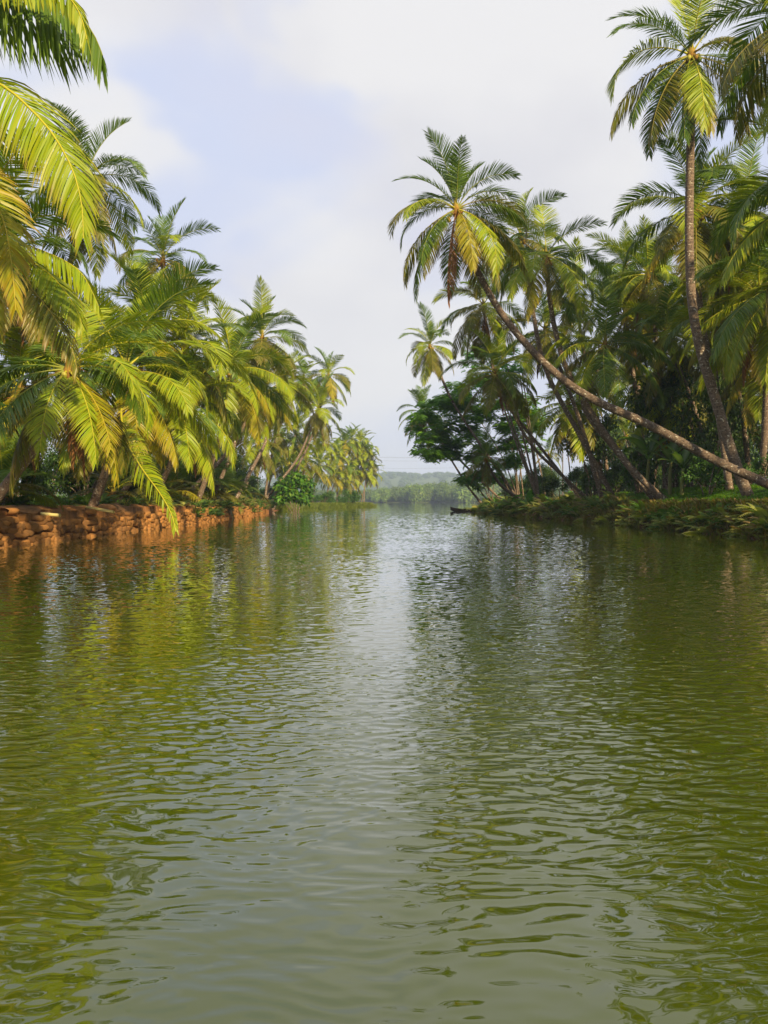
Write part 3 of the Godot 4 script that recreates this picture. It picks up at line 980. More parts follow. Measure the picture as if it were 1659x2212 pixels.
# ------------------------------------------------------------------ palms of the right bank
func make_right_palms() -> void:
	var grove := []
	palm("long palm leaning far out over the water, its trunk crossing the whole right bank", path_px([[1715, 1072, 32.7], [1659, 1046, 32.9], [1550, 997, 33.2], [1400, 917, 33.5], [1280, 862, 33.7], [1200, 806, 34.0], [1130, 736, 34.2], [1080, 672, 34.3], [1040, 602, 34.4], [1005, 525, 34.4], [988, 462, 34.4]]), {"L": 3.85, "seed": 3, "tone": 0.75, "nuts": 10, "r0": 0.215, "r1": 0.12, "fronds": [
		[200, 80, 0.82, "green"], [265, 70, 0.8, "green"], [90, 76, 0.84, "green"], [170, 72, 0.74, "green"], [20, 74, 0.74, "green"], [178, 58, 0.85, "green"], [5, 62, 0.85, "green"], [12, 48, 1.0, "green"], [185, 26, 1.0, "olive"], [222, 14, 0.95, "lime"], [150, 22, 0.9, "green"], [2, 30, 1.05, "olive"], [338, 8, 0.95, "green"], [30, 14, 0.9, "green"],
		[184, -26, 1.1, "olive"], [196, -44, 1.2, "green"], [282, -36, 1.05, "yellow"], [318, -24, 1.05, "lime"], [350, -18, 1.05, "olive"], [335, -46, 1.1, "olive"], [215, -30, 0.9, "green"], [100, -40, 1.0, "green"], [60, -30, 1.0, "olive"], [160, -50, 0.9, "olive"], [232, -70, 1.12, "dead"], [130, 50, 0.9, "green"]]})
	palm("tallest palm on the right, straight pale trunk rising to the top of the picture", path_px([[1612, 1060, 36.3], [1585, 990, 36.3], [1548, 870, 36.3], [1512, 750, 36.3], [1494, 640, 36.3], [1489, 500, 36.3], [1491, 350, 36.3], [1494, 230, 36.3], [1493, 130, 36.3]]), {"L": 4.7, "seed": 12, "tone": 2.3, "nuts": 12, "r0": 0.26, "r1": 0.165, "fronds": [
		[170, 62, 0.95, "green"], [100, 78, 1.0, "lime"], [200, 42, 0.95, "green"], [182, 22, 1.05, "lime"], [175, -10, 1.1, "olive"], [190, -28, 1.05, "green"], [205, -40, 1.05, "olive"], [235, -48, 1.1, "green"], [265, -40, 1.1, "lime"], [280, -58, 1.0, "yellow"], [330, -42, 1.0, "olive"], [350, -20, 1.05, "olive"], [10, 10, 1.05, "green"], [20, 40, 1.0, "lime"], [330, 55, 1.0, "lime"], [270, 68, 0.9, "lime"], [60, -35, 1.0, "green"], [120, -30, 1.0, "green"], [300, 10, 1.0, "olive"], [225, -66, 0.95, "dead"], [90, 30, 1.0, "green"]]})
	palm("palm with a kinked speckled trunk whose pale foot stands on the right bank edge", path_px([[1420, 1066, 45.6], [1375, 1024, 45.8], [1330, 968, 46.1], [1270, 880, 46.3], [1225, 800, 46.5], [1202, 725, 46.7], [1188, 650, 46.7], [1180, 562, 46.7]]), {"L": 4.4, "seed": 14, "tone": 2.5, "nuts": 4, "r0": 0.2, "r1": 0.13, "fronds": [
		[90, 84, 1.0, "lime"], [175, 64, 0.85, "lime"], [5, 60, 0.95, "green"], [2, 24, 1.0, "green"], [355, -4, 1.0, "green"], [185, 14, 1.0, "lime"], [240, 8, 0.85, "lime"], [215, -22, 1.1, "lime"], [235, -40, 1.1, "yellow"], [310, -24, 1.1, "lime"], [335, -42, 1.05, "lime"], [120, 40, 1.0, "green"], [60, 45, 1.0, "green"], [150, 0, 1.0, "green"], [40, -25, 1.0, "green"], [290, -55, 0.9, "olive"]]})
	palm("palm with bright orange nuts in the middle of the right bank", lean(1320, 1040, 47, 1304, 752, 46, Vector2(1262, 880)), {"L": 4.4, "seed": 21, "nuts": 14, "dead": 1, "fronds": [
		[80, 84, 1.05, "green"], [150, 70, 1.0, "green"], [20, 66, 1.0, "green"], [185, 30, 0.9, "lime"], [200, 10, 1.0, "lime"], [250, -34, 1.1, "green"], [280, -38, 1.1, "green"], [330, -22, 1.1, "green"], [350, 10, 1.0, "green"], [30, 30, 1.0, "green"], [215, -38, 1.0, "lime"], [120, 30, 1.0, "green"], [160, -20, 1.0, "olive"], [310, 30, 0.9, "green"], [265, 55, 0.9, "green"], [100, -30, 1.0, "olive"]]})
	palm("palm behind the tallest trunk, with its crown halfway up and a dark trunk", path_px([[1575, 1052, 40.7], [1560, 940, 40.7], [1535, 800, 40.7], [1512, 660, 40.7], [1505, 560, 40.7], [1504, 462, 40.7]]), {"L": 4.8, "seed": 27, "n": 22, "lime": 0.4, "nuts": 6, "dead": 1, "low": -60.0, "r0": 0.2, "r1": 0.14})
	palm("palm outside the right edge whose dark fronds hang in the top corner", [Vector3(18.0, 1.9, -23.0), Vector3(16.9, 8.0, -23.4), Vector3(15.6, 13.0, -24.0), at(1790, 40, 24.5)], {"L": 4.6, "seed": 33, "n": 24, "lime": 0.25, "nuts": 6, "dead": 1, "low": -66.0})
	palm("palm outside the right edge whose fronds reach in level with the leaning crown", [Vector3(18.5, 1.9, -26.0), Vector3(17.0, 6.0, -26.4), at(1770, 430, 27.5)], {"L": 4.6, "seed": 35, "n": 22, "lime": 0.45, "nuts": 6, "dead": 2, "low": -62.0})
	palm("palm at the right edge with fronds hanging beside the tall trunk", [Vector3(19.8, 1.9, -33.0), Vector3(19.0, 6.0, -33.2), at(1690, 620, 33.5)], {"L": 4.4, "seed": 39, "n": 22, "lime": 0.4, "nuts": 6, "dead": 2, "low": -66.0})
	palm("palm just behind the one with the kinked trunk, its crown a little higher", lean(1240, 1040, 54, 1125, 520, 52, Vector2(1180, 800)), {"L": 4.0, "seed": 45, "n": 20, "lime": 0.5, "nuts": 5, "dead": 1})
	palm("dark palm crown seen under the curve of the long leaning trunk", lean(1180, 1045, 62, 1045, 668, 60, Vector2(1080, 850)), {"L": 4.2, "seed": 49, "r0": 0.13, "r1": 0.1, "n": 20, "lime": 0.3, "nuts": 3, "dead": 2})
	palm("low palm crown among the feathery trees of the right bank", lean(1200, 1050, 60, 1072, 812, 58), {"L": 4.2, "seed": 51, "r0": 0.13, "r1": 0.1, "n": 18, "lime": 0.3, "nuts": 4, "dead": 1, "low": -40.0})
	palm("small clear palm crown standing alone against the sky right of the open water", lean(1090, 1060, 82, 930, 752, 78, Vector2(985, 880)), {"L": 3.7, "seed": 55, "n": 20, "lime": 0.5, "nuts": 9, "dead": 1, "r0": 0.15})
	palm("low palm leaning out at the tip of the right bank, upper of the two", lean(1070, 1075, 92, 912, 895, 90, Vector2(985, 985)), {"L": 3.6, "seed": 57, "n": 18, "lime": 0.5, "nuts": 6, "dead": 1, "r0": 0.14, "r1": 0.1})
	palm("low palm leaning out at the tip of the right bank, nearest the water", path_px([[1034, 1080, 95.0], [1010, 1050, 95.0], [990, 1018, 95.0], [970, 985, 95.0], [952, 950, 95.0], [940, 930, 95.0]]), {"L": 3.2, "seed": 63, "n": 16, "lime": 0.5, "nuts": 5, "dead": 1, "r0": 0.14, "r1": 0.09, "low": -50.0})
	palm("short dark-fronded palm stooping under the feathery tree near the bank tip", lean(1080, 1075, 80, 1050, 995, 78), {"L": 3.0, "seed": 65, "n": 12, "lime": 0.1, "nuts": 0, "dead": 1, "low": -45.0})
	# the grove behind
	var spots := [[1350, 580, 62], [1430, 640, 58], [1440, 730, 50], [1560, 700, 46], [1620, 560, 44], [1650, 760, 42], [1240, 640, 66], [1180, 720, 60], [1380, 800, 64], [1480, 840, 60], [1600, 860, 56], [1270, 820, 70], [1350, 690, 55], [1530, 590, 54], [1400, 600, 52], [1610, 470, 41], [1640, 650, 38], [1450, 860, 52], [1230, 880, 66]]
	for k in spots.size():
		var q: Array = spots[k]
		var c := at(q[0], q[1], q[2])
		var r := RandomNumberGenerator.new()
		r.seed = 400 + k
		var b := Vector3(c.x + r.randf_range(0.3, 3.0), 0, c.z - r.randf_range(-1.0, 2.0))
		b.x = maxf(b.x, bank_x(false, -b.z) + 3.0)
		b.y = ground_at(b.x, -b.z)
		grove.append([null, seen_x(c)])
		grove[-1][0] = palm("coconut palm in the crowded grove behind the first right row", [b, b.lerp(c, 0.5) + Vector3(0.3, 0, 0), c], {"L": r.randf_range(4.0, 4.8), "seed": 410 + k, "n": 19, "lime": 0.58, "nuts": 0 if q[2] > 56 else 4, "dead": 2, "far": q[2] > 64, "group": "palms of the right grove"})
	rank(grove, "%s palm from the left in the crowded grove behind the right row")
	# palms of the same grove outside the picture, to the right of the camera, that shade it
	for q in [[28, 11, -18], [33, 13, -26], [38, 13, -12]]:
		var b := Vector3(q[0], 0, q[2])
		b.y = ground_at(b.x, -b.z)
		var c := Vector3(q[0] - 2.0, q[1], q[2] + 0.5)
		palm("coconut palm of the right bank standing outside the picture", [b, b.lerp(c, 0.5) + Vector3(0.4, 0, 0), c], {"L": 4.6, "seed": int(q[0] * 7 + q[1]), "n": 20, "nuts": 0, "dead": 1, "far": true, "group": "palms outside the picture"})

# ------------------------------------------------------------------ other trees on the right bank
func make_right_trees() -> void:
	var greens := [Color(0.11, 0.26, 0.026), Color(0.15, 0.32, 0.03), Color(0.08, 0.20, 0.022)]
	# feathery tree leaning out over the water
	var d := 84.0
	var base := at(1115, 1065, d)
	base.y = ground_at(base.x, d) - 0.05
	var root := thing("feathery_tree", base, "feathery dark green tree spreading out over the water near the tip of the right bank", "tree")
	var cl := []
	while cl.size() < 170:
		var w := rng.randf() * TAU
		var rr := sqrt(rng.randf())
		var x := 1030.0 + cos(w) * rr * 138.0
		var y := 930.0 + sin(w) * rr * 108.0
		if x < 985.0 and y > 985.0: continue
		var big := rng.randf_range(13.0, 25.0)
		cl.append([at(x, y, d + rng.randf_range(-3.5, 3.0)) - base, Vector3(big, big * rng.randf_range(0.4, 0.75), big) / 2.1602 / F * d])
	var lm := []
	for k in range(0, cl.size(), 24):
		var c: Array = cl[k]
		lm.append([[Vector3(rng.randf_range(-0.3, 0.6), 0, 0), Vector3(c[0].x * 0.25, c[0].y * 0.45, c[0].z * 0.4), Vector3(c[0].x * 0.7, c[0].y * 0.85, c[0].z * 0.8), c[0]], 1.0, 0.25])
	part("trunk", limbs(lm, 0.075), M.bark_stem, root)
	part("crown", feather(cl, 100.0, 0.6, greens, 201), M.feather, root)
	# smaller one behind, higher up
	d = 74.0
	base = at(1165, 1055, d)
	base.y = ground_at(base.x, d) - 0.05
	root = thing("feathery_tree", base, "lighter feathery tree top above the spreading one, below the leaning palm crown", "tree")
	cl = []
	while cl.size() < 46:
		var w := rng.randf() * TAU
		var rr := sqrt(rng.randf())
		var big := rng.randf_range(12.0, 22.0)
		cl.append([at(1070.0 + cos(w) * rr * 58.0, 785.0 + sin(w) * rr * 48.0, d + rng.randf_range(-2.0, 2.0)) - base, Vector3(big, big * 0.55, big) / 2.1602 / F * d])
	lm = []
	for k in range(0, cl.size(), 9):
		var c: Array = cl[k]
		lm.append([[Vector3(0, 0, 0), Vector3(c[0].x * 0.4, c[0].y * 0.4, 0), Vector3(c[0].x * 0.8, c[0].y * 0.8, c[0].z * 0.6), c[0]], 1.0, 0.2])
	part("trunk", limbs(lm, 0.12), M.bark_stem, root)
	part("crown", feather(cl, 75.0, 0.55, [Color(0.09, 0.26, 0.035), Color(0.12, 0.31, 0.04)], 202), M.feather, root)
	# round dark tree at the tip, standing free over the bank
	d = 93.0
	base = at(1062, 1075, d)
	base.y = ground_at(base.x, d) - 0.05
	root = thing("round_tree", base, "small round dark tree at the foot of the two low leaning palms", "tree")
	cl = []
	for q in [[1020, 1035, 18, 14], [1035, 1020, 18, 12], [1050, 1035, 20, 14], [1030, 1052, 18, 10], [1068, 1028, 18, 14]]:
		cl.append([at(q[0], q[1], d) - base, Vector3(q[2], q[3], q[2]) / 2.1602 / F * d])
	lm = []
	for c in cl: lm.append([[Vector3.ZERO, c[0] * 0.5, c[0]], 1.0, 0.3])
	part("trunk", limbs(lm, 0.08), M.bark_stem, root)
	part("crown", foliage(cl, 200.0, 0.42, [Color(0.05, 0.11, 0.02), Color(0.07, 0.14, 0.022)], 203), M.leaf_broad, root)
	# slender trunks of young palms and poles under the canopy
	var r := RandomNumberGenerator.new()
	r.seed = 88
	var thin := []
	for k in 14:
		var dd := r.randf_range(46, 92)
		var x := bank_x(false, dd) + r.randf_range(2.4, 15.0)
		var b := Vector3(x, ground_at(x, dd) - 0.1, -dd)
		var hgt := r.randf_range(5.0, 9.0)
		var c := b + Vector3(r.randf_range(-2.6, 0.4), hgt, r.randf_range(-0.5, 0.5))
		thin.append([null, seen_x(c)])
		thin[-1][0] = palm("slender areca palm with a thin trunk in the shade of the right grove", [b, b.lerp(c, 0.5) + Vector3(0.15, 0, 0), c], {"called": "areca_palm", "L": 2.3, "seed": 500 + k, "n": 8, "lime": 0.3, "far": true, "nuts": 0, "dead": 0, "r0": 0.085, "r1": 0.06, "low": -20.0, "group": "slender palms under the right grove"})
	rank(thin, "%s from the left of the slender thin-trunked palms shaded by the right grove")
	# shrubs and small trees that close the grove
	for k in 46:
		var dd := r.randf_range(38, 98)
		var x := bank_x(false, dd) + r.randf_range(5.0, 22.0)
		if k < 26: x = bank_x(false, dd) + r.randf_range(3.0, 6.5)
		var sc := r.randf_range(1.0, 2.3) if k >= 26 else r.randf_range(0.5, 1.1)
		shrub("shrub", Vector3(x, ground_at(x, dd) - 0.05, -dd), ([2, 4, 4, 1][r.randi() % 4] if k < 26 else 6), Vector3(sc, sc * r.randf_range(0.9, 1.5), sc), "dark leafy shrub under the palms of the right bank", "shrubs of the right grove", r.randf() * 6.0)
	for k in 22:
		var dd := r.randf_range(60, 120)
		var x := maxf(bank_x(false, dd), 12.0) + r.randf_range(14.0, 46.0)
		var sc := r.randf_range(2.6, 4.2)
		shrub("broadleaf_tree", Vector3(x, ground_at(x, dd) - 0.05, -dd), 6, Vector3(sc, sc * r.randf_range(1.0, 1.4), sc), "broad-leaved tree far back in the right grove", "trees far back in the right grove", r.randf() * 6.0, "tree")
	for q in [[34, -9], [38, -24]]:
		shrub("broadleaf_tree", Vector3(q[0], ground_at(q[0], -q[1]), q[1]), 6, Vector3(2.6, 2.6, 2.6), "broad-leaved tree of the right bank outside the picture", "trees outside the picture", q[0], "tree")
	# left bank undergrowth
	for k in 70:
		var dd := r.randf_range(23, 110)
		var x := bank_x(true, dd) - r.randf_range(4.2, 10.0) * (0.6 if dd > 60 else 1.0)
		var sc := r.randf_range(0.8, 1.5)
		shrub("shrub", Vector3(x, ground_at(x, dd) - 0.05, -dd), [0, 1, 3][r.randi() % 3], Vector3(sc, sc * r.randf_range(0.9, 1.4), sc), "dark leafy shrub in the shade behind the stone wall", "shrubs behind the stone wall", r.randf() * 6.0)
	for k in 30:
		var dd := r.randf_range(30, 150)
		var x := bank_x(true, dd) - (r.randf_range(10.0, 30.0) if k < 20 else r.randf_range(5.0, 12.0))
		if k >= 20: dd = maxf(dd, 100.0)
		var sc := r.randf_range(1.8, 3.0)
		shrub("broadleaf_tree", Vector3(x, ground_at(x, dd) - 0.05, -dd), 5, Vector3(sc, sc * r.randf_range(1.0, 1.4), sc), "broad-leaved tree behind the palms of the left bank", "trees behind the left palms", r.randf() * 6.0, "tree")
	for k in 26:
		var dd := r.randf_range(112, 196)
		var x := bank_x(true, dd) - r.randf_range(2.0, 9.0)
		var sc := r.randf_range(0.9, 1.7)
		shrub("shrub", Vector3(x, ground_at(x, dd) - 0.05, -dd), 2, Vector3(sc, sc, sc), "green shrub behind the reeds of the left spit", "shrubs of the left spit", r.randf() * 6.0)
	# the round bright bush by the water
	d = 97.0
	base = at(640, 1088, d)
	base.y = ground_at(base.x, d)
	root = thing("round_bush", base, "round bright green bush at the water's edge where the stone wall ends", "bush")
	cl = []
	for q in [[612, 1048, 24, 20], [640, 1034, 26, 20], [662, 1048, 24, 20], [630, 1066, 28, 18], [656, 1074, 22, 16], [605, 1076, 18, 14]]:
		cl.append([at(q[0], q[1], d) - base, Vector3(q[2], q[3], q[2]) / 2.1602 / F * d])
	lm = []
	for c in cl: lm.append([[Vector3(0, -0.2, 0), c[0] * 0.5, c[0]], 1.0, 0.3])
	part("stem", limbs(lm, 0.07), M.bark_stem, root)
	part("foliage", foliage(cl, 210.0, 0.5, [Color(0.06, 0.18, 0.016), Color(0.09, 0.23, 0.02), Color(0.04, 0.12, 0.014), Color(0.12, 0.22, 0.02)], 207), M.leaf_broad, root)

# ------------------------------------------------------------------ plants on the banks
func fern_mesh(sd: int, blades: int, cols: Array, L: float) -> ArrayMesh:
	var r := RandomNumberGenerator.new()
	r.seed = sd
	var s := Shape.new()
	for b in blades:
		var az := TAU * b / blades + r.randf_range(-0.4, 0.4)
		var e0 := r.randf_range(0.5, 1.25)
		var pts := arc(L * r.randf_range(0.65, 1.1), e0, r.randf_range(0.9, 1.6), r.randf_range(-0.3, 0.3))
		var col: Color = cols[r.randi() % cols.size()] * r.randf_range(0.8, 1.2)
		var rot := Basis(Vector3.UP, az)
		for k in pts.size(): pts[k] = rot * pts[k]
		var thin := []
		for k in pts.size(): thin.append(0.008 * (1.0 - 0.7 * k / pts.size()))
		s.tube(pts, thin, 3, [col.lightened(0.1)])
		for i in 13:
			for side: float in [-1.0, 1.0]:
				var t := 0.15 + 0.84 * i / 13.0
				var f := t * (pts.size() - 1)
				var j := mini(int(f), pts.size() - 2)
				var p: Vector3 = pts[j].lerp(pts[j + 1], f - j)
				var T: Vector3 = (pts[j + 1] - pts[j]).normalized()
				var S := T.cross(Vector3.UP).normalized() * side
				var l := L * 0.30 * (1.0 - 0.6 * t) * r.randf_range(0.8, 1.15)
				var dd := (S * 0.9 + T * 0.55 + Vector3.DOWN * 0.15).normalized()
				var w := T * L * 0.026
				var nn := S.cross(T).normalized()
				if nn.y < 0: nn = -nn
				var a0 := s.put(p - w, nn, col)
				var a1 := s.put(p + w, nn, col)
				var a2 := s.put(p + dd * l * 0.6 + w, nn, col)
				var a3 := s.put(p + dd * l + Vector3.DOWN * l * 0.2, nn, col)
				s.quad(a0, a1, a2, a3)
	return s.mesh()

func blade_mesh(sd: int, blades: int, cols: Array, L: float, wide: float) -> ArrayMesh:
	var r := RandomNumberGenerator.new()
	r.seed = sd
	var s := Shape.new()
	for b in blades:
		var az := r.randf() * TAU
		var pts := arc(L * r.randf_range(0.6, 1.15), r.randf_range(0.7, 1.45), r.randf_range(0.5, 1.7), 0.0)
		var col: Color = cols[r.randi() % cols.size()] * r.randf_range(0.75, 1.25)
		var rot := Basis(Vector3.UP, az)
		var W := rot * Vector3(0, 0, 1)
		var off := rot * Vector3(r.randf_range(0.0, 0.12), 0, 0)
		var last := []
		for k in 4:
			var p: Vector3 = rot * pts[[0, 5, 10, 14][k]] + off
			var w: float = wide * [0.5, 1.0, 0.7, 0.05][k] * 0.5
			var nn := (Vector3.UP + rot * Vector3(-0.5, 0, 0)).normalized()
			var a0 := s.put(p - W * w, nn, col)
			var a1 := s.put(p + W * w, nn, col)
			if k > 0: s.quad(last[0], last[1], a1, a0)
			last = [a0, a1]
	return s.mesh()

func banana(where: Vector3, hgt: float, sd: int, label: String) -> void:
	var r := RandomNumberGenerator.new()
	r.seed = sd
	var o := thing("banana_plant", where, label, "banana plant", "banana plants of the right bank")
	var s := Shape.new()
	s.tube([Vector3(0, -0.2, 0), Vector3(0, hgt * 0.3, 0), Vector3(0.05, hgt * 0.55, 0)], [0.13, 0.11, 0.07], 8, [Color(0.14, 0.15, 0.04)])
	part("stem", s.mesh(), M.plain, o)
	for k in 7:
		var sl := Shape.new()
		var az := k * 2.4 + r.randf()
		var e0 := lerpf(1.35, 0.7, k / 6.0)
		var L := hgt * r.randf_range(0.5, 0.68)
		var pts := arc(L, e0, r.randf_range(0.7, 1.5), 0.1)
		var rot := Basis(Vector3.UP, az)
		var col := Color(0.07, 0.17, 0.025) * r.randf_range(0.8, 1.3)
		var last := []
		for j in range(2, pts.size()):
			var t := float(j - 2) / (pts.size() - 3)
			var p: Vector3 = rot * pts[j] + Vector3(0.05, hgt * 0.53, 0)
			var w := 0.34 * sqrt(sin(PI * clampf(t * 0.94 + 0.04, 0, 1))) * hgt / 4.0
			var W := rot * Vector3(0, 0, 1)
			var nn := (rot * Vector3(-0.3, 1, 0)).normalized()
			var a := [sl.put(p - W * w + Vector3.UP * w * 0.35, nn, col), sl.put(p, nn, col.lightened(0.15)), sl.put(p + W * w + Vector3.UP * w * 0.35, nn, col)]
			if last.size():
				sl.quad(last[0], last[1], a[1], a[0])
				sl.quad(last[1], last[2], a[2], a[1])
			last = a
		var stalk := []
		for j in 4: stalk.append(rot * pts[j] + Vector3(0.05, hgt * 0.53, 0))
		sl.tube(stalk, [0.05, 0.04, 0.03, 0.02], 5, [col])
		part("leaf", sl.mesh(), M.leaf_broad, o)

func make_bank_plants() -> void:
	var r := RandomNumberGenerator.new()
	r.seed = 99
	var oliv := [Color(0.25, 0.28, 0.06), Color(0.31, 0.31, 0.07), Color(0.18, 0.24, 0.05), Color(0.30, 0.21, 0.09)]
	var bright := [Color(0.10, 0.26, 0.03), Color(0.16, 0.30, 0.03)]
	var ferns := [fern_mesh(1, 10, oliv, 1.0), fern_mesh(2, 12, oliv, 0.9), fern_mesh(3, 9, bright, 1.0), blade_mesh(4, 22, oliv, 0.8, 0.06), blade_mesh(5, 26, [Color(0.18, 0.22, 0.05), Color(0.23, 0.23, 0.07)], 0.7, 0.05), fern_mesh(6, 11, [Color(0.09, 0.19, 0.03), Color(0.13, 0.22, 0.035)], 0.9)]
	for k in 250:
		var t := k / 250.0
		var d := lerpf(25.0, 101.0, pow(t, 1.5))
		var s := r.randf_range(-0.15, 2.3)
		var gap := n1.get_noise_2d(d * 22.0, 900.0)
		if s < 0.6 and gap > 0.18: s += 0.7
		var v := r.randi() % ferns.size()
		if s > 0.9 and d > 28.5 and d < 50.0: s = r.randf_range(-0.15, 0.9)
		if v == 2 and s < 1.1: v = 0
		var p := bank_point(false, d, s)
		var sc := r.randf_range(0.75, 1.35) * lerpf(0.95, 1.4, smoothstep(40.0, 90.0, d))
		var b := Basis.from_euler(Vector3(0, r.randf() * 6.28, 0.3 * (1.0 - s * 0.5))).scaled(Vector3.ONE * sc)
		var w := whole("bank_fern" if v in [0, 1, 2, 5] else "bank_reed", ferns[v], M.leaf_broad, Transform3D(b, p - Vector3(0, 0.06, 0)))
		tag(w, ["olive fern hanging on the right bank slope", "olive fern hanging on the right bank slope", "bright green fern at the top of the right bank", "tuft of strappy olive leaves on the right bank slope", "tuft of narrow pale leaves on the right bank slope", "dark green fern hanging on the right bank slope"][v], "plant", "plants on the right bank slope")
	# ground cover and grass
	var small := blade_mesh(21, 9, [Color(0.22, 0.26, 0.06), Color(0.27, 0.28, 0.07), Color(0.26, 0.18, 0.08)], 0.42, 0.06)
	var xs := []
	var cs := []
	for k in 7500:
		var d := lerpf(24.0, 103.0, pow(r.randf(), 1.3))
		var s := r.randf_range(-0.15, 1.7)
		if n1.get_noise_2d(d * 22.0, 900.0) > 0.16 and s < 0.5: continue
		var sc := r.randf_range(0.5, 1.3)
		xs.append(Transform3D(Basis(Vector3.UP, r.randf() * 6.28).scaled(Vector3.ONE * sc), bank_point(false, d, s) - Vector3(0, 0.02, 0)))
		var g := r.randf_range(0.7, 1.3)
		cs.append(Color(g, g, g))
	tag(scatter("undergrowth", small, M.leaf_broad, xs, cs), "low weeds covering the slope of the right bank", "weeds", "", "stuff")
	var tuft := blade_mesh(22, 12, [Color(0.11, 0.27, 0.022), Color(0.15, 0.30, 0.025), Color(0.20, 0.30, 0.035)], 0.26, 0.028)
	xs = []
	cs = []
	for k in 15000:
		var d := lerpf(26.0, 75.0, pow(r.randf(), 1.2))
		var s := 1.25 + 7.0 * pow(r.randf(), 1.3)
		var sc := r.randf_range(0.5, 1.2)
		xs.append(Transform3D(Basis(Vector3.UP, r.randf() * 6.28).scaled(Vector3(sc, sc * 0.8, sc)), bank_point(false, d, s) - Vector3(0, 0.02, 0)))
		var g := r.randf_range(0.75, 1.25)
		cs.append(Color(g, g, g))
	tag(scatter("bank_grass", tuft, M.leaf_broad, xs, cs), "bright short grass on top of the right bank", "grass", "", "stuff")
	xs = []
	cs = []
	for k in 5000:
		var d := lerpf(24.0, 100.0, pow(r.randf(), 1.2))
		var s := r.randf_range(2.4, 9.0)
		if n2.get_noise_2d(d * 5.0, s * 9.0) < -0.12: continue
		var sc := r.randf_range(0.6, 1.3)
		xs.append(Transform3D(Basis(Vector3.UP, r.randf() * 6.28).scaled(Vector3(sc, sc, sc)), bank_point(true, d, s) - Vector3(0, 0.02, 0)))
		var g := r.randf_range(0.75, 1.25)
		cs.append(Color(g, g, g))
	tag(scatter("shade_grass", tuft, M.leaf_broad, xs, cs), "green grass behind the stone wall in the shade of the palms", "grass", "", "stuff")
	var reed := blade_mesh(23, 16, [Color(0.30, 0.34, 0.05), Color(0.38, 0.39, 0.07), Color(0.24, 0.30, 0.05)], 1.7, 0.08)
	xs = []
	cs = []
	for k in 3200:
		var d := r.randf_range(116.0, 206.0)
		var s := r.randf_range(-1.0, 4.0)
		var sc := r.randf_range(0.6, 1.1)
		xs.append(Transform3D(Basis(Vector3.UP, r.randf() * 6.28).scaled(Vector3(sc, sc * 0.8, sc)), bank_point(true, d, s) - Vector3(0, 0.05, 0)))
		var g := r.randf_range(0.75, 1.25)
		cs.append(Color(g, g, g))
	tag(scatter("reeds", reed, M.leaf_broad, xs, cs), "yellow-green reeds along the low spit of the left bank", "reeds", "", "stuff")
	# plants on the left bank
	var labels := ["dark fern growing from the top of the stone wall", "tuft of long leaves growing on the stone wall", "plant rooted in the joints of the shaded far end of the wall"]
	for k in 180:
		var d := lerpf(27.0, 104.0, r.randf()) if k < 70 else lerpf(47.0, 104.0, r.randf())
		var s := (r.randf_range(0.35, 2.6) if d > 38 else r.randf_range(2.4, 4.5)) if k < 70 else r.randf_range(0.05, 0.9)
		var v: int = [5, 0, 3, 5][r.randi() % 4]
		var p := bank_point(true, d, s)
		if k >= 130: p = Vector3(bank_x(true, d) - 0.02, r.randf_range(0.25, 1.0), -d)
		var sc := r.randf_range(0.6, 1.2)
		var w := whole("wall_fern" if v != 3 else "wall_tuft", ferns[v], M.leaf_broad, Transform3D(Basis(Vector3.UP, r.randf() * 6.28).scaled(Vector3.ONE * sc), p - Vector3(0, 0.04, 0)))
		tag(w, labels[(0 if v != 3 else 1) if k < 130 else 2], "plant", "plants on the left bank")
	# young palms without trunks under the left row
	for q in [[520, 1060, 62, 3.4], [465, 1060, 55, 3.2], [565, 1062, 70, 3.4], [400, 1065, 50, 3.0], [30, 1030, 30, 2.4], [340, 1062, 42, 2.6], [545, 1050, 78, 3.6], [430, 1050, 64, 3.6], [590, 1050, 88, 3.4]]:
		var p := at(q[0], q[1], q[2])
		p.x = minf(p.x, bank_x(true, q[2]) - 2.9)
		p.y = ground_at(p.x, q[2])
		palm({520: "trunkless young palm arching over the end of the wall, before the round bush", 465: "trunkless young palm behind the slanting trunks of the left row", 565: "last trunkless young palm before the round green bush", 400: "trunkless young palm in the shade left of the slanting trunks", 30: "trunkless young palm in the dark at the far left, under the leaning trunk", 340: "trunkless young palm behind the frond that touches the water", 545: "tall trunkless young palm behind the one arching over the wall end", 430: "tall trunkless young palm far back between the slanting trunks", 590: "trunkless young palm tucked behind the round green bush"}[int(q[0])], [p, p + Vector3(0, 0.25, 0), p + Vector3(0.02, 0.5, 0)], {"called": "young_palm", "L": q[3] * 1.2, "seed": int(q[0]), "n": 12, "lime": 0.1, "nuts": 0, "dead": 0, "low": 8.0, "r0": 0.1, "r1": 0.1, "group": "young palms of the left bank"})
	# banana plants
	var kb := 0
	for q in [[1245, 1045, 50, 4.4], [1290, 1050, 47, 3.6], [1330, 1050, 45, 2.8], [1685, 1050, 31, 3.4]]:
		var p := at(q[0], q[1], q[2])
		p.x = maxf(p.x, bank_x(false, q[2]) + 3.2)
		p.y = ground_at(p.x, q[2])
		banana(p, q[3], 700 + kb, ["tallest banana plant, left of the kinked trunk in the shade", "middle banana plant of the three in the shade", "small banana plant close to the foot of the kinked palm", "banana plant at the right edge with one leaf in the light"][kb])
		kb += 1

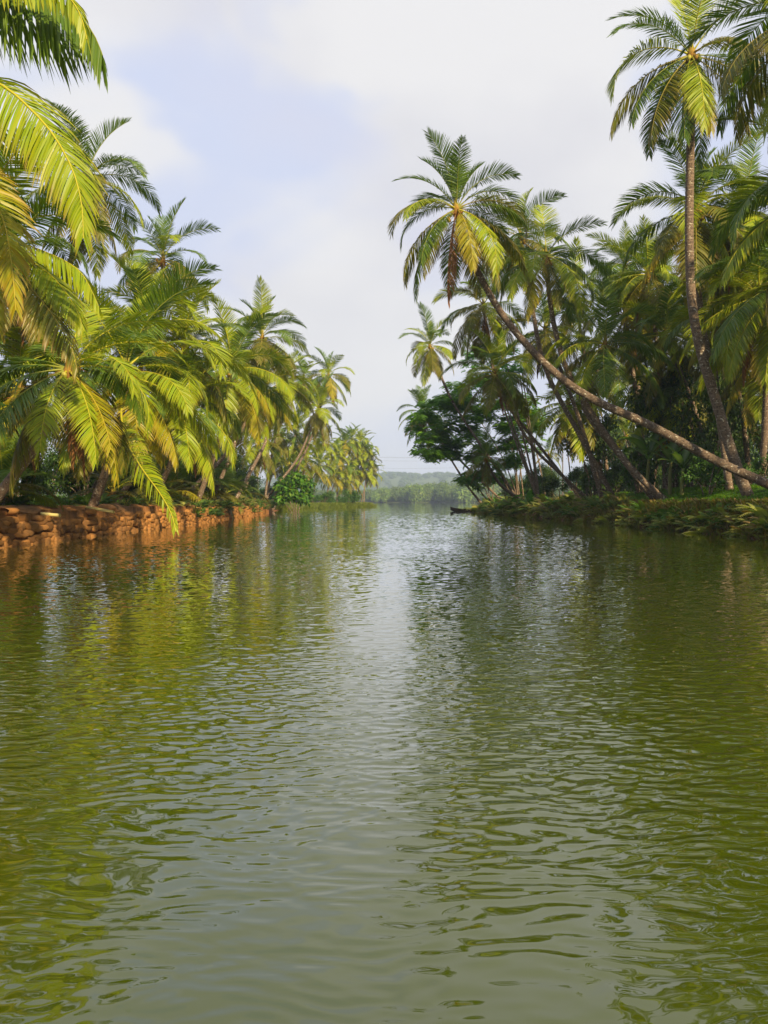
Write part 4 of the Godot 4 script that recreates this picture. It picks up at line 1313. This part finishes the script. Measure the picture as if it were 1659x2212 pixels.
# ------------------------------------------------------------------ small things
func make_small_things() -> void:
	# bamboo pipes that drain through the wall
	var k := 0
	for q in [[92, 1112, 27.4, 0.95, 0.06], [205, 1100, 32.2, 1.4, 0.06]]:
		var p := at(q[0], q[1], q[2])
		p.x = bank_x(true, q[2]) - 0.25
		p.y = [0.95, 1.1][k]
		var s := Shape.new()
		var dir := Vector3(0.96, -0.07, 0.25).normalized() if k == 0 else Vector3(0.9, -0.14, 0.35).normalized()
		var pts := []
		var rad := []
		for j in 9:
			pts.append(dir * (q[3] * (j / 8.0 - 0.25)))
			rad.append(q[4] * (1.08 if j == 4 else 1.0))
		for j in 3:                                  # the wall of the pipe turns in at its open end
			pts.append(dir * (q[3] * (0.75 - 0.06 * j)))
			rad.append(q[4] * 0.8)
		s.tube(pts, rad, 12, [Color(0.46, 0.40, 0.16)])
		var w := whole("bamboo_pipe", s.mesh(), M.plain, Transform3D(Basis(), p))
		tag(w, ["pale yellow bamboo pipe sticking out of the sunlit stone wall", "longer grey bamboo pipe lying in the shade on top of the wall"][k], "pipe", "bamboo pipes in the wall")
		k += 1
	# dugout canoe at the tip of the right bank
	var c := thing("canoe", Vector3(11.6, 0.0, -107.0), "small black dugout canoe half hidden behind the tip of the right bank", "canoe")
	var hs := Shape.new()
	var n := 20
	var black := Color(0.010, 0.009, 0.008)
	for i in n + 1:
		var t := float(i) / n
		var x := lerpf(-2.6, 2.6, t)
		var e := absf(2.0 * t - 1.0)
		var half := 0.36 * sqrt(maxf(1.0 - pow(e, 2.6), 0.0)) + 0.015
		var rim := 0.34 + 0.26 * pow(e, 3.0)
		var keel := -0.12 + 0.30 * pow(e, 5.0)
		for j in 9:
			var w := PI * j / 8.0
			hs.put(Vector3(x, lerpf(rim, keel, pow(sin(w), 0.7)), -cos(w) * half), Vector3(0, -sin(w), -cos(w)).normalized(), black)
		for j in 9:
			var w := PI * j / 8.0
			hs.put(Vector3(x * 0.97, lerpf(rim + 0.002, keel + 0.05, pow(sin(w), 0.7)), -cos(w) * maxf(half - 0.035, 0.002)), Vector3(0, sin(w), cos(w)).normalized(), Color(0.014, 0.012, 0.010))
	for i in n:
		for j in 8:
			hs.quad(i * 18 + j, (i + 1) * 18 + j, (i + 1) * 18 + j + 1, i * 18 + j + 1)
			hs.quad(i * 18 + 9 + j, (i + 1) * 18 + 9 + j, (i + 1) * 18 + 10 + j, i * 18 + 10 + j)
		for j in [0, 8]:
			hs.quad(i * 18 + j, (i + 1) * 18 + j, (i + 1) * 18 + 9 + j, i * 18 + 9 + j)
	part("hull", hs.mesh(), M.tar, c)
	for x in [-1.0, 1.0]:
		var ts := Shape.new()
		ts.tube([Vector3(x, 0.3, -0.33), Vector3(x, 0.3, 0.33)], [0.05, 0.05], 6, [Color(0.03, 0.022, 0.016)])
		part("thwart", ts.mesh(), M.tar, c)
	# power line over the river
	var ends := []
	for q in [[-24.0, 150.0], [34.0, 150.0]]:
		var b := Vector3(q[0], 0, -q[1])
		var o := thing("utility_pole", b, "wooden utility pole among the trees of the left bank" if q[0] < 0 else "wooden utility pole among the trees of the right bank", "pole")
		var s := Shape.new()
		s.tube([Vector3(0, -0.5, 0), Vector3(0, 11.6, 0)], [0.14, 0.09], 8, [Color(0.12, 0.1, 0.08)])
		part("post", s.mesh(), M.plain, o)
		s = Shape.new()
		s.tube([Vector3(0, 11.0, -0.8), Vector3(0, 11.0, 0.8)], [0.05, 0.05], 6, [Color(0.12, 0.1, 0.08)])
		part("crossarm", s.mesh(), M.plain, o)
		ends.append(b)
	var hang := [[11.05, -0.7, 1.3], [11.05, 0.7, 1.5], [10.2, 0.12, 1.2], [9.0, 0.12, 1.4]]
	for j in 4:
		var s := Shape.new()
		var pts := []
		for i in 25:
			var t := i / 24.0
			var p: Vector3 = ends[0].lerp(ends[1], t)
			p.y = hang[j][0] - hang[j][2] * 4.0 * t * (1.0 - t)
			p.z += hang[j][1]
			pts.append(p)
		s.tube(pts, range(25).map(func(_i): return 0.009), 5, [Color(0.1, 0.1, 0.1)])
		var w := whole("power_cable", s.mesh(), M.plain)
		tag(w, ["topmost thin power cable spanning the river, far side of the crossarm", "topmost thin power cable spanning the river, near side of the crossarm", "second thin power cable from the top over the river", "lowest thin power cable spanning the river"][j], "cable", "power cables over the river")
